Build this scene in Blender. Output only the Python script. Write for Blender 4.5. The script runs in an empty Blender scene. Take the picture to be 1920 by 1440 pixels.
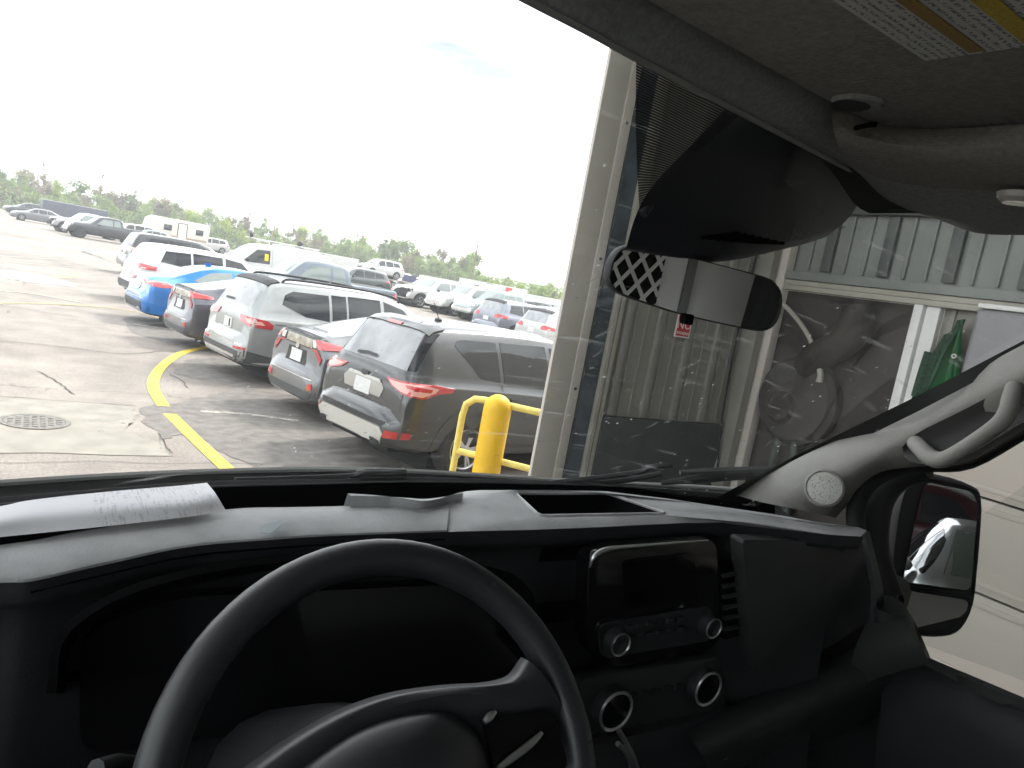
import bpy, bmesh, math, random
import numpy as np
from mathutils import Vector, Matrix
from mathutils.bvhtree import BVHTree
from mathutils.geometry import tessellate_polygon

sc = bpy.context.scene
COL = sc.collection
R = math.radians
random.seed(7)

# ------------------------------------------------------------------ camera
CAM = Vector((0, 0, 2.2)); YAW = R(34); PITCH = R(7.2); ROLL = R(10.4); F = 1400.0
fwd = Vector((math.sin(YAW)*math.cos(PITCH), math.cos(YAW)*math.cos(PITCH), -math.sin(PITCH)))
rgt0 = Vector((math.cos(YAW), -math.sin(YAW), 0)); up0 = rgt0.cross(fwd)
rgt = rgt0*math.cos(ROLL) + up0*math.sin(ROLL)      # the phone is held tilted
upv = up0*math.cos(ROLL) - rgt0*math.sin(ROLL)
cd = bpy.data.cameras.new('camera'); cam = bpy.data.objects.new('camera', cd); COL.objects.link(cam)
M = Matrix((rgt, upv, -fwd)).transposed().to_4x4(); M.translation = CAM
cam.matrix_world = M
cd.sensor_fit = 'HORIZONTAL'; cd.sensor_width = 36; cd.lens = 36*F/1920
cd.clip_start = 0.02; cd.clip_end = 3000
sc.camera = cam

# ------------------------------------------------------------------ sky, sun, exposure
SUN_EL = R(50); SUN_AZ = R(68)                       # azimuth from +Y towards +X
w = bpy.data.worlds.new('World'); sc.world = w; w.use_nodes = True
nt = w.node_tree; nt.nodes.clear()
out = nt.nodes.new('ShaderNodeOutputWorld'); bg = nt.nodes.new('ShaderNodeBackground')
sky = nt.nodes.new('ShaderNodeTexSky'); sky.sky_type = 'NISHITA'; sky.sun_disc = False
sky.sun_elevation = SUN_EL; sky.sun_rotation = SUN_AZ; sky.dust_density = 3.0; sky.air_density = 1.2
tc = nt.nodes.new('ShaderNodeTexCoord'); mp = nt.nodes.new('ShaderNodeMapping'); mp.inputs['Scale'].default_value = (2.2, 2.2, 8.0); mp.inputs['Location'].default_value = (.4, .9, .3)
ns = nt.nodes.new('ShaderNodeTexNoise'); ns.inputs['Scale'].default_value = 1.3; ns.inputs['Detail'].default_value = 6
rp = nt.nodes.new('ShaderNodeValToRGB'); rp.color_ramp.elements[0].position = 0.34; rp.color_ramp.elements[1].position = 0.5
rp.color_ramp.elements[0].color = (.06, .06, .06, 1)
mx = nt.nodes.new('ShaderNodeMixRGB'); mx.inputs['Color2'].default_value = (23, 23.5, 24, 1)
L = nt.links.new
L(tc.outputs['Generated'], mp.inputs['Vector']); L(mp.outputs['Vector'], ns.inputs['Vector'])
L(ns.outputs['Fac'], rp.inputs['Fac']); L(rp.outputs['Color'], mx.inputs['Fac'])
L(sky.outputs['Color'], mx.inputs['Color1']); L(mx.outputs['Color'], bg.inputs['Color'])
bg.inputs['Strength'].default_value = 0.05; L(bg.outputs['Background'], out.inputs['Surface'])
sd = bpy.data.lights.new('sun', 'SUN'); sd.energy = 1.5; sd.angle = R(10); sd.color = (1, .95, .88)
sun = bpy.data.objects.new('sun', sd); COL.objects.link(sun)
sv = Vector((math.sin(SUN_AZ)*math.cos(SUN_EL), math.cos(SUN_AZ)*math.cos(SUN_EL), math.sin(SUN_EL)))
sun.rotation_euler = sv.to_track_quat('Z', 'Y').to_euler(); sun.location = (20, 20, 40)
sc.view_settings.view_transform = 'Standard'; sc.view_settings.look = 'None'
sc.view_settings.exposure = 1.7; sc.view_settings.gamma = 1.0; sc.view_settings.use_curve_mapping = False
sc.render.engine = 'CYCLES'
sc.cycles.max_bounces = 8; sc.cycles.diffuse_bounces = 4; sc.cycles.glossy_bounces = 3; sc.cycles.transparent_max_bounces = 16
sc.cycles.use_denoising = True; sc.cycles.use_adaptive_sampling = True; sc.cycles.adaptive_threshold = .025; sc.cycles.sample_clamp_indirect = 6; sc.cycles.caustics_reflective = False; sc.cycles.caustics_refractive = False

# ------------------------------------------------------------------ pixel -> point on a real plane
def ray(x, y):
    a = x-960; b = y-720
    return (fwd*F + rgt*a - upv*b).normalized()
def PX(x, y, X=None, Y=None, Z=None, z=None, D=None):
    """point seen at photo pixel (x, y) on the plane X=, Y=, Z= (z = height relative to the camera) or at distance D"""
    v = ray(x, y)
    if X is not None: return CAM + v*(X/v.x)
    if Y is not None: return CAM + v*(Y/v.y)
    if Z is not None: return CAM + v*((Z-CAM.z)/v.z)
    if z is not None: return CAM + v*(z/v.z)
    return CAM + v*D
def PN(x, y, p0, n):
    v = ray(x, y); return CAM + v*((p0-CAM).dot(n)/v.dot(n))

# ------------------------------------------------------------------ materials
MATS = {}
def mat(name, col, rough=.6, metal=0., spec=.5, coat=0., noise=None, bump=None, emit=None, alpha=None, trans=0.):
    """Principled; noise = (scale, amount, detail) varies the colour; bump = (scale, strength)"""
    if name in MATS: return MATS[name]
    m = bpy.data.materials.new(name); m.use_nodes = True; n = m.node_tree.nodes; l = m.node_tree.links.new
    b = n['Principled BSDF']
    b.inputs['Base Color'].default_value = (*col, 1); b.inputs['Roughness'].default_value = rough
    b.inputs['Metallic'].default_value = metal; b.inputs['Specular IOR Level'].default_value = spec
    b.inputs['Coat Weight'].default_value = coat; b.inputs['Coat Roughness'].default_value = .06
    if trans: b.inputs['Transmission Weight'].default_value = trans
    if noise or bump:
        t = n.new('ShaderNodeTexCoord')
    if noise:
        s, amt = noise[0], noise[1]
        x = n.new('ShaderNodeTexNoise'); x.inputs['Scale'].default_value = s; x.inputs['Detail'].default_value = noise[2] if len(noise) > 2 else 5
        l(t.outputs['Object'], x.inputs['Vector'])
        r = n.new('ShaderNodeValToRGB'); r.color_ramp.elements[0].position = .3; r.color_ramp.elements[1].position = .7
        r.color_ramp.elements[0].color = (*[max(0, c*(1-amt)) for c in col], 1)
        r.color_ramp.elements[1].color = (*[min(1, c*(1+amt)) for c in col], 1)
        l(x.outputs['Fac'], r.inputs['Fac']); l(r.outputs['Color'], b.inputs['Base Color'])
    if bump:
        x = n.new('ShaderNodeTexNoise'); x.inputs['Scale'].default_value = bump[0]; x.inputs['Detail'].default_value = 3
        l(t.outputs['Object'], x.inputs['Vector'])
        k = n.new('ShaderNodeBump'); k.inputs['Strength'].default_value = bump[1]; k.inputs['Distance'].default_value = .01
        l(x.outputs['Fac'], k.inputs['Height']); l(k.outputs['Normal'], b.inputs['Normal'])
    MATS[name] = m; return m
def nodes_of(m): return m.node_tree.nodes, m.node_tree.links.new

# ------------------------------------------------------------------ object helpers
def link(o, parent=None):
    COL.objects.link(o)
    if parent is not None: o.parent = parent
    return o
def tag(o, label, cat=None, group=None, kind=None):
    if label: o['label'] = label
    if cat: o['category'] = cat
    if group: o['group'] = group
    if kind: o['kind'] = kind
    return o
def empty(name, label, cat, loc=(0, 0, 0), rz=0, group=None):
    o = bpy.data.objects.new(name, None); o.location = loc; o.rotation_euler = (0, 0, rz); o.empty_display_size = .2
    link(o); return tag(o, label, cat, group)
def mesh_obj(name, verts, faces, m, parent=None, smooth=None):
    me = bpy.data.meshes.new(name); me.from_pydata([tuple(v) for v in verts], [], faces); me.update()
    return finish(name, me, m, parent, smooth)
def finish(name, me, m, parent=None, smooth=None):
    if smooth is not None:
        me.shade_smooth(); me.set_sharp_from_angle(angle=R(smooth))
    if m is not None: me.materials.append(m)
    return link(bpy.data.objects.new(name, me), parent)
def bm_obj(name, bm, m, parent=None, smooth=None, fix=True):
    if fix: bmesh.ops.recalc_face_normals(bm, faces=bm.faces)
    me = bpy.data.meshes.new(name); bm.to_mesh(me); bm.free(); return finish(name, me, m, parent, smooth)
def add_box(bm, c, s, rot=None):
    mt = Matrix.Translation(c)
    if rot is not None: mt = mt @ rot
    r = bmesh.ops.create_cube(bm, size=1, matrix=mt @ Matrix.Diagonal((*s, 1)))
    return r['verts']
def box(name, c, s, m, parent=None, rot=None, bev=0., seg=2):
    bm = bmesh.new(); add_box(bm, c, s, rot)
    if bev: bmesh.ops.bevel(bm, geom=bm.edges[:], offset=bev, segments=seg, profile=.6, affect='EDGES')
    return bm_obj(name, bm, m, parent, 40 if bev else None)
def catmull(pts, n):
    pts = [Vector(p) for p in pts]
    if len(pts) < 3:
        return [pts[0].lerp(pts[-1], i/(n*(len(pts)-1))) for i in range(n*(len(pts)-1)+1)]
    P = [pts[0]*2-pts[1]] + pts + [pts[-1]*2-pts[-2]]; o = []
    for i in range(1, len(P)-2):
        a, b, c, d = P[i-1:i+3]
        for k in range(n):
            t = k/n
            o.append(.5*((2*b)+(c-a)*t+(2*a-5*b+4*c-d)*t*t+(3*b-a-3*c+d)*t**3))
    o.append(pts[-1]); return o
def tube(name, path, r, m, parent=None, n=10, smooth_path=0, caps=True, flat=1.0, bm=None):
    """round bar along a path; r a number or one per point"""
    own = bm is None
    if own: bm = bmesh.new()
    path = [Vector(p) for p in path]
    rs = list(r) if hasattr(r, '__len__') else [r]*len(path)
    if smooth_path:
        rp_ = catmull([(q, 0, 0) for q in rs], smooth_path); rs = [q.x for q in rp_]; path = catmull(path, smooth_path)
    rings = []; prev = None
    for i, p in enumerate(path):
        t = (path[min(i+1, len(path)-1)]-path[max(i-1, 0)]).normalized()
        if prev is None:
            a = t.orthogonal().normalized()
        else:
            a = (prev - t*prev.dot(t)).normalized()
        prev = a; b = t.cross(a)
        rings.append([bm.verts.new(p + (a*math.cos(k*2*math.pi/n) + b*flat*math.sin(k*2*math.pi/n))*rs[i]) for k in range(n)])
    for i in range(len(rings)-1):
        for k in range(n):
            bm.faces.new((rings[i][k], rings[i][(k+1) % n], rings[i+1][(k+1) % n], rings[i+1][k]))
    if caps:
        bm.faces.new(rings[0][::-1]); bm.faces.new(rings[-1])
    if own: return bm_obj(name, bm, m, parent, 50)
def lathe(name, prof, m, parent=None, n=24, origin=(0, 0, 0), axis='Z', arc=2*math.pi, rotm=None):
    """profile of (radius, height)"""
    bm = bmesh.new(); rings = []; full = abs(arc-2*math.pi) < 1e-6
    for (r_, h) in prof:
        ring = []
        for k in range(n if full else n+1):
            a = arc*k/n; v = Vector((r_*math.cos(a), r_*math.sin(a), h))
            if axis == 'Y': v = Vector((v.x, v.z, v.y))
            if axis == 'X': v = Vector((v.z, v.x, v.y))
            if rotm is not None: v = rotm @ v
            ring.append(bm.verts.new(Vector(origin)+v))
        rings.append(ring)
    for i in range(len(rings)-1):
        k_ = len(rings[i])
        for k in range(k_ if full else k_-1):
            bm.faces.new((rings[i][k], rings[i][(k+1) % k_], rings[i+1][(k+1) % k_], rings[i+1][k]))
    bmesh.ops.remove_doubles(bm, verts=bm.verts, dist=1e-5)
    return bm_obj(name, bm, m, parent, 35)
def grid(name, rows, m, parent=None, su=4, sv=4, thick=0., smooth=50, dirn=None):
    """smooth surface through rows of points; thick gives it a back side"""
    n = max(len(r_) for r_ in rows)
    rr = [catmull(r_, su) for r_ in rows]
    k = len(rr[0]); cols = [catmull([rr[i][j] for i in range(len(rr))], sv) for j in range(k)]
    h = len(cols[0]); bm = bmesh.new()
    V = [[bm.verts.new(cols[j][i]) for j in range(k)] for i in range(h)]
    for i in range(h-1):
        for j in range(k-1):
            try: bm.faces.new((V[i][j], V[i][j+1], V[i+1][j+1], V[i+1][j]))
            except ValueError: pass
    bm.normal_update()
    if thick:
        g = bm.faces[:]
        if dirn is not None:
            e = bmesh.ops.extrude_face_region(bm, geom=g)
            vs = [v for v in e['geom'] if isinstance(v, bmesh.types.BMVert)]
            bmesh.ops.translate(bm, verts=vs, vec=Vector(dirn)*thick)
        else:
            bmesh.ops.solidify(bm, geom=g, thickness=thick)
    return bm_obj(name, bm, m, parent, smooth)
def prism(name, pts, vec, m, parent=None, bev=0., smooth=30):
    """polygon of 3-D points pushed along vec: a solid plate"""
    bm = bmesh.new(); vs = [bm.verts.new(p) for p in pts]; f = bm.faces.new(vs)
    e = bmesh.ops.extrude_face_region(bm, geom=[f]); vv = [v for v in e['geom'] if isinstance(v, bmesh.types.BMVert)]
    bmesh.ops.translate(bm, verts=vv, vec=Vector(vec))
    if bev: bmesh.ops.bevel(bm, geom=bm.edges[:], offset=bev, segments=2, profile=.6, affect='EDGES')
    bmesh.ops.triangulate(bm, faces=[f for f in bm.faces if len(f.verts) > 4])
    return bm_obj(name, bm, m, parent, smooth)
def round_poly(pts, rad, n=4):
    """rounded corners for a 3-D polygon"""
    o = []; P = [Vector(p) for p in pts]; k = len(P)
    for i in range(k):
        a, b, c = P[i-1], P[i], P[(i+1) % k]
        ra = min(rad, (a-b).length*.45, (c-b).length*.45)
        p = b+(a-b).normalized()*ra; q = b+(c-b).normalized()*ra
        for j in range(n+1):
            t = j/n; o.append((1-t)**2*p + 2*t*(1-t)*b + t*t*q)
    return o
def text_obj(name, s, size, m, parent, mtx, align='CENTER', depth=.0004):
    c = bpy.data.curves.new(name, 'FONT'); c.body = s; c.size = size; c.align_x = align; c.align_y = 'CENTER'; c.extrude = depth; c.resolution_u = 2
    t = bpy.data.objects.new(name, c); COL.objects.link(t)
    dg = bpy.context.evaluated_depsgraph_get(); me = bpy.data.meshes.new_from_object(t.evaluated_get(dg))
    bpy.data.objects.remove(t); me.transform(mtx); return finish(name, me, m, parent)
# ================================================================== MATERIALS
def asphalt():
    m = mat('worn_asphalt', (.2, .19, .18), .9); n, l = nodes_of(m); b = n['Principled BSDF']
    t = n.new('ShaderNodeTexCoord')
    def noise(s, d, rough=.55):
        x = n.new('ShaderNodeTexNoise'); x.inputs['Scale'].default_value = s; x.inputs['Detail'].default_value = d; x.inputs['Roughness'].default_value = rough
        l(t.outputs['Object'], x.inputs['Vector']); return x
    big = noise(.16, 6); fine = noise(34, 4, .85); mid = noise(1.3, 6, .65)
    r1 = n.new('ShaderNodeValToRGB'); r1.color_ramp.elements[0].color = (.178, .155, .138, 1); r1.color_ramp.elements[1].color = (.262, .232, .205, 1)
    r1.color_ramp.elements[0].position = .35; r1.color_ramp.elements[1].position = .65
    l(big.outputs['Fac'], r1.inputs['Fac'])
    mxx = n.new('ShaderNodeMixRGB'); mxx.blend_type = 'OVERLAY'; mxx.inputs['Fac'].default_value = .55
    l(r1.outputs['Color'], mxx.inputs['Color1']); l(mid.outputs['Fac'], mxx.inputs['Color2'])
    m2 = n.new('ShaderNodeMixRGB'); m2.blend_type = 'OVERLAY'; m2.inputs['Fac'].default_value = 1.0
    l(mxx.outputs['Color'], m2.inputs['Color1']); l(fine.outputs['Fac'], m2.inputs['Color2'])
    # tar cracks: thin dark veins
    v = n.new('ShaderNodeTexVoronoi'); v.feature = 'DISTANCE_TO_EDGE'; v.inputs['Scale'].default_value = .16
    ad = n.new('ShaderNodeMixRGB'); ad.blend_type = 'ADD'; ad.inputs['Fac'].default_value = 1.2
    l(t.outputs['Object'], ad.inputs['Color1']); l(mid.outputs['Color'], ad.inputs['Color2']); l(ad.outputs['Color'], v.inputs['Vector'])
    r2 = n.new('ShaderNodeValToRGB'); r2.color_ramp.elements[0].position = 0; r2.color_ramp.elements[1].position = .0035
    r2.color_ramp.elements[0].color = (.55, .55, .55, 1); r2.color_ramp.elements[1].color = (1, 1, 1, 1)
    l(v.outputs['Distance'], r2.inputs['Fac'])
    m3 = n.new('ShaderNodeMixRGB'); m3.blend_type = 'MULTIPLY'; m3.inputs['Fac'].default_value = 1
    l(m2.outputs['Color'], m3.inputs['Color1']); l(r2.outputs['Color'], m3.inputs['Color2'])
    l(m3.outputs['Color'], b.inputs['Base Color'])
    k = n.new('ShaderNodeBump'); k.inputs['Strength'].default_value = .35; k.inputs['Distance'].default_value = .006
    l(fine.outputs['Fac'], k.inputs['Height']); l(k.outputs['Normal'], b.inputs['Normal'])
    return m
A_ASPH = asphalt()
def painted(name, col, wear=.5):
    """road paint worn through by noise"""
    m = mat(name, col, .75); n, l = nodes_of(m); b = n['Principled BSDF']
    t = n.new('ShaderNodeTexCoord'); x = n.new('ShaderNodeTexNoise'); x.inputs['Scale'].default_value = 14; x.inputs['Detail'].default_value = 8; x.inputs['Roughness'].default_value = .75
    l(t.outputs['Object'], x.inputs['Vector'])
    r = n.new('ShaderNodeValToRGB'); r.color_ramp.elements[0].position = .30+wear*.18; r.color_ramp.elements[1].position = .42+wear*.2
    r.color_ramp.elements[0].color = (.2, .18, .15, 1); r.color_ramp.elements[1].color = (*col, 1)
    l(x.outputs['Fac'], r.inputs['Fac']); l(r.outputs['Color'], b.inputs['Base Color']); return m
M_YEL = painted('yellow_road_paint', (.72, .52, .06), .15)
M_YEL2 = painted('faded_yellow_road_paint', (.5, .39, .14), .75)
M_WHT2 = painted('faded_white_road_paint', (.48, .46, .42), .8)
M_CONC = mat('concrete', (.25, .232, .2), .9, noise=(3.5, .16, 8), bump=(60, .3))
M_CONCP = mat('pale_concrete', (.3, .295, .285), .9, noise=(2, .14, 8))
M_GRASS = mat('spring_grass', (.12, .17, .045), .95, noise=(.3, .5, 6))
M_SLAB = mat('garage_floor_concrete', (.2, .19, .18), .75, noise=(1.2, .25, 6))
M_IRON = mat('cast_iron', (.19, .178, .16), .75, .2, noise=(20, .3), bump=(50, .4))
M_CRACK = mat('tar_crack', (.06, .052, .047), .95)
M_SHADOW = mat('shadowed_asphalt', (.145, .131, .12), .8, noise=(7, .3, 8), bump=(90, .25))  # asphalt tone darkened for the painted car shadows
M_BOLL = mat('yellow_bollard_plastic', (.78, .47, .01), .5, noise=(7, .08, 6), bump=(200, .05))
M_RAIL = mat('pale_yellow_pipe_paint', (.8, .66, .16), .5, noise=(14, .1))
M_JAMB = mat('greige_door_jamb_paint', (.52, .485, .43), .55, noise=(2.5, .06, 7))
M_CREAM = mat('cream_wall_sheet', (.25, .243, .21), .55, noise=(4, .07, 6))
M_TEAL = mat('grey_green_wall_sheet', (.215, .23, .218), .5, noise=(3, .08, 6))
M_TEALD = mat('grey_green_rib', (.085, .095, .09), .5)
M_BEAM = mat('cream_steel_girt', (.38, .365, .31), .5, noise=(6, .08))
M_DKSTEEL = mat('dark_green_steel', (.05, .06, .058), .6, noise=(6, .2))
M_BROWN = mat('brown_reflection_panel', (.04, .034, .029), .7, noise=(2, .25, 7))
M_BEIGE = mat('beige_sectional_door_paint', (.50, .455, .40), .55, noise=(2, .035, 5))
M_SEAL = mat('black_rubber', (.012, .012, .013), .7)
M_WHITEP = mat('white_painted_steel', (.76, .76, .74), .45, noise=(8, .05))
M_REFL = mat('reflection_shape_brown', (.042, .037, .032), .7, .1, noise=(9, .25))  # brown for the shapes that imitate a windshield reflection
M_GREENC = mat('green_vinyl_cloth', (.015, .13, .04), .6, noise=(5, .25))
M_DGREEN = mat('dark_green_webbing', (.02, .06, .035), .9, noise=(60, .6))
M_GCAB = mat('grey_cabinet_enamel', (.23, .23, .24), .4, noise=(10, .04))
M_RED = mat('red_sign_print', (.5, .03, .03), .5)
# vehicles
M_TYRE = mat('tyre_rubber', (.022, .022, .023), .85, noise=(30, .3))
M_ALLOY = mat('alloy_rim', (.5, .5, .52), .35, .8)
M_DALLOY = mat('dark_rim', (.05, .05, .055), .4, .6)
M_BLK = mat('black_trim_plastic', (.02, .02, .022), .6)
M_UNDER = mat('underbody_black', (.008, .008, .008), .9)
M_CLAD = mat('grey_lower_cladding', (.06, .062, .065), .6)
M_SKID = mat('silver_bumper_trim', (.5, .49, .46), .4, .3)
M_CHR = mat('chrome', (.75, .75, .76), .15, 1.)
M_LRED = mat('red_lamp_lens', (.42, .012, .014), .15, coat=1.)
M_LPINK = mat('pale_red_lamp_lens', (.66, .33, .29), .2, coat=1.)
M_LCLR = mat('clear_lamp_lens', (.6, .58, .55), .15, coat=1.)
M_PLATE = mat('white_licence_plate', (.62, .63, .62), .5, noise=(30, .12))
M_GLASS = mat('tinted_car_glass', (.012, .014, .016), .04, spec=.6)
M_GLASSL = mat('light_car_glass', (.16, .19, .18), .06, spec=.8)
M_GLASSR = mat('sky_pale_rear_glass', (.27, .28, .295), .12, spec=.6, noise=(4, .2))  # pale base colour carries the reflected sky
M_STICK = mat('yellow_sticker', (.8, .55, .02), .6)
def paint(name, col, metal=.35, rough=.32, dirt=.12):
    return mat(name, col, rough, metal, coat=.8, noise=(2.2, dirt, 7))
# van interior
M_DASH = mat('dusty_dash_plastic', (.36, .365, .375), .55, spec=.4, noise=(13, .22, 9), bump=(350, .15))
M_DASHK = mat('black_dash_plastic', (.028, .029, .032), .62, spec=.3, bump=(400, .1))
M_DASHG = mat('charcoal_dash_plastic', (.032, .034, .034), .6, spec=.35, noise=(15, .12, 8), bump=(400, .1))
M_TRAY = mat('matte_black_tray', (.004, .004, .0045), .95, spec=.08)
M_WHEEL = mat('steering_wheel_rubber', (.022, .023, .026), .42, spec=.45, bump=(700, .02))
M_GLOSS = mat('gloss_black_plastic', (.006, .006, .007), .12)
M_SCREEN = mat('dark_display_glass', (.003, .003, .004), .05)
M_SILV = mat('satin_silver_trim', (.6, .6, .61), .3, .9)
M_PILL = mat('grey_pillar_trim', (.22, .214, .2), .7, noise=(30, .05, 6), bump=(260, .12))
M_HEAD = mat('headliner_cloth', (.30, .293, .275), .95, spec=.1, noise=(180, .14, 3), bump=(300, .25))
M_HEADC = mat('header_trim_cloth', (.30, .31, .305), .95, spec=.1, noise=(180, .14, 3), bump=(300, .2))
M_VISOR = mat('visor_vinyl', (.285, .278, .258), .9, spec=.15, noise=(150, .14, 3), bump=(250, .2))
M_SENS = mat('sensor_cover_plastic', (.018, .019, .025), .55, bump=(300, .08))
M_MIRR = mat('mirror_glass', (.82, .83, .84), .005, 1.)
M_VANW = mat('white_van_paint', (.7, .7, .69), .4, coat=.4)
M_SEAT = mat('black_seat_cloth', (.02, .02, .022), .95, noise=(90, .3))
M_PAPER = mat('printed_paper', (.82, .82, .86), .8)
def paper_print():
    n, l = nodes_of(M_PAPER); b = n['Principled BSDF']; uv = n.new('ShaderNodeUVMap')
    sp = n.new('ShaderNodeSeparateXYZ'); l(uv.outputs['UV'], sp.inputs['Vector'])
    x = n.new('ShaderNodeTexNoise'); x.inputs['Scale'].default_value = 1; x.inputs['Detail'].default_value = 2
    mp_ = n.new('ShaderNodeMapping'); mp_.inputs['Scale'].default_value = (46, 16, 1); l(uv.outputs['UV'], mp_.inputs['Vector']); l(mp_.outputs['Vector'], x.inputs['Vector'])
    x2 = n.new('ShaderNodeTexNoise'); x2.inputs['Scale'].default_value = 1; x2.inputs['Detail'].default_value = 0
    mp2 = n.new('ShaderNodeMapping'); mp2.inputs['Scale'].default_value = (170, 3.5, 1); l(uv.outputs['UV'], mp2.inputs['Vector']); l(mp2.outputs['Vector'], x2.inputs['Vector'])
    r = n.new('ShaderNodeValToRGB'); r.color_ramp.elements[0].position = .52; r.color_ramp.elements[1].position = .6
    r.color_ramp.elements[0].color = (0, 0, 0, 1); r.color_ramp.elements[1].color = (1, 1, 1, 1); l(x2.outputs['Fac'], r.inputs['Fac'])
    r3 = n.new('ShaderNodeValToRGB'); r3.color_ramp.elements[0].position = .42; r3.color_ramp.elements[1].position = .5; l(x.outputs['Fac'], r3.inputs['Fac'])
    # only the outer part of the sheet carries print
    g = n.new('ShaderNodeMath'); g.operation = 'GREATER_THAN'; g.inputs[1].default_value = .56; l(sp.outputs['X'], g.inputs[0])
    g2 = n.new('ShaderNodeMath'); g2.operation = 'LESS_THAN'; g2.inputs[1].default_value = .965; l(sp.outputs['X'], g2.inputs[0])
    a = n.new('ShaderNodeMath'); a.operation = 'MULTIPLY'; l(g.outputs[0], a.inputs[0]); l(g2.outputs[0], a.inputs[1])
    b1 = n.new('ShaderNodeMath'); b1.operation = 'MULTIPLY'; l(r.outputs['Color'], b1.inputs[0]); l(r3.outputs['Color'], b1.inputs[1])
    b2 = n.new('ShaderNodeMath'); b2.operation = 'MULTIPLY'; l(b1.outputs[0], b2.inputs[0]); l(a.outputs[0], b2.inputs[1])
    b3 = n.new('ShaderNodeMath'); b3.operation = 'MULTIPLY'; b3.inputs[1].default_value = .3; l(b2.outputs[0], b3.inputs[0])
    mm = n.new('ShaderNodeMixRGB'); mm.inputs['Color1'].default_value = (.82, .82, .86, 1); mm.inputs['Color2'].default_value = (.2, .2, .24, 1)
    l(b3.outputs[0], mm.inputs['Fac']); l(mm.outputs['Color'], b.inputs['Base Color'])
paper_print()
def glass_fac(n, l):
    """reflectance of a pane, the same from both sides (Schlick)"""
    lw = n.new('ShaderNodeLayerWeight'); lw.inputs['Blend'].default_value = .5
    p = n.new('ShaderNodeMath'); p.operation = 'POWER'; p.inputs[1].default_value = 5; l(lw.outputs['Facing'], p.inputs[0])
    a = n.new('ShaderNodeMath'); a.operation = 'MULTIPLY_ADD'; a.inputs[1].default_value = .8; a.inputs[2].default_value = .03; l(p.outputs[0], a.inputs[0]); return a
def windshield_mat():
    m = bpy.data.materials.new('dirty_windshield_glass'); m.use_nodes = True; n, l = nodes_of(m); n.clear()
    o = n.new('ShaderNodeOutputMaterial'); tr = n.new('ShaderNodeBsdfTransparent'); tr.inputs['Color'].default_value = (.95, .97, .96, 1)
    gl = n.new('ShaderNodeBsdfGlossy'); gl.inputs['Roughness'].default_value = .02; gl.inputs['Color'].default_value = (1, 1, 1, 1)
    fr = glass_fac(n, l)
    m1 = n.new('ShaderNodeMixShader'); l(fr.outputs[0], m1.inputs['Fac']); l(tr.outputs[0], m1.inputs[1]); l(gl.outputs[0], m1.inputs[2])
    df = n.new('ShaderNodeBsdfDiffuse'); df.inputs['Color'].default_value = (.75, .76, .75, 1)
    tl = n.new('ShaderNodeBsdfTranslucent'); tl.inputs['Color'].default_value = (.75, .76, .75, 1)
    dd = n.new('ShaderNodeMixShader'); dd.inputs['Fac'].default_value = .5; l(df.outputs[0], dd.inputs[1]); l(tl.outputs[0], dd.inputs[2])
    t = n.new('ShaderNodeTexCoord')
    # specks
    v = n.new('ShaderNodeTexVoronoi'); v.inputs['Scale'].default_value = 38; l(t.outputs['Object'], v.inputs['Vector'])
    r = n.new('ShaderNodeValToRGB'); r.color_ramp.elements[0].position = .05; r.color_ramp.elements[0].color = (1, 1, 1, 1)
    r.color_ramp.elements[1].position = .13; r.color_ramp.elements[1].color = (0, 0, 0, 1); l(v.outputs['Distance'], r.inputs['Fac'])
    gate = n.new('ShaderNodeTexNoise'); gate.inputs['Scale'].default_value = 7; l(t.outputs['Object'], gate.inputs['Vector'])
    rg = n.new('ShaderNodeValToRGB'); rg.color_ramp.elements[0].position = .46; rg.color_ramp.elements[1].position = .6; l(gate.outputs['Fac'], rg.inputs['Fac'])
    a = n.new('ShaderNodeMath'); a.operation = 'MULTIPLY'; l(r.outputs['Color'], a.inputs[0]); l(rg.outputs['Color'], a.inputs[1])
    # slanting wiped streaks
    mp_ = n.new('ShaderNodeMapping'); mp_.inputs['Rotation'].default_value = (R(20), R(30), R(35)); mp_.inputs['Scale'].default_value = (5, 70, 30); l(t.outputs['Object'], mp_.inputs['Vector'])
    s = n.new('ShaderNodeTexNoise'); s.inputs['Scale'].default_value = 1; s.inputs['Detail'].default_value = 3; l(mp_.outputs['Vector'], s.inputs['Vector'])
    rs = n.new('ShaderNodeValToRGB'); rs.color_ramp.elements[0].position = .61; rs.color_ramp.elements[1].position = .8; l(s.outputs['Fac'], rs.inputs['Fac'])
    a2 = n.new('ShaderNodeMath'); a2.operation = 'MULTIPLY'; a2.inputs[1].default_value = .35; l(rs.outputs['Color'], a2.inputs[0])
    hz = n.new('ShaderNodeMath'); hz.operation = 'ADD'; l(a.outputs[0], hz.inputs[0]); l(a2.outputs[0], hz.inputs[1])
    h2 = n.new('ShaderNodeMath'); h2.operation = 'MULTIPLY_ADD'; h2.inputs[1].default_value = .8; h2.inputs[2].default_value = .02; h2.use_clamp = True; l(hz.outputs[0], h2.inputs[0])
    m2 = n.new('ShaderNodeMixShader'); l(h2.outputs[0], m2.inputs['Fac']); l(m1.outputs[0], m2.inputs[1]); l(dd.outputs[0], m2.inputs[2])
    l(m2.outputs[0], o.inputs['Surface']); return m
M_WS = windshield_mat()
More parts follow.
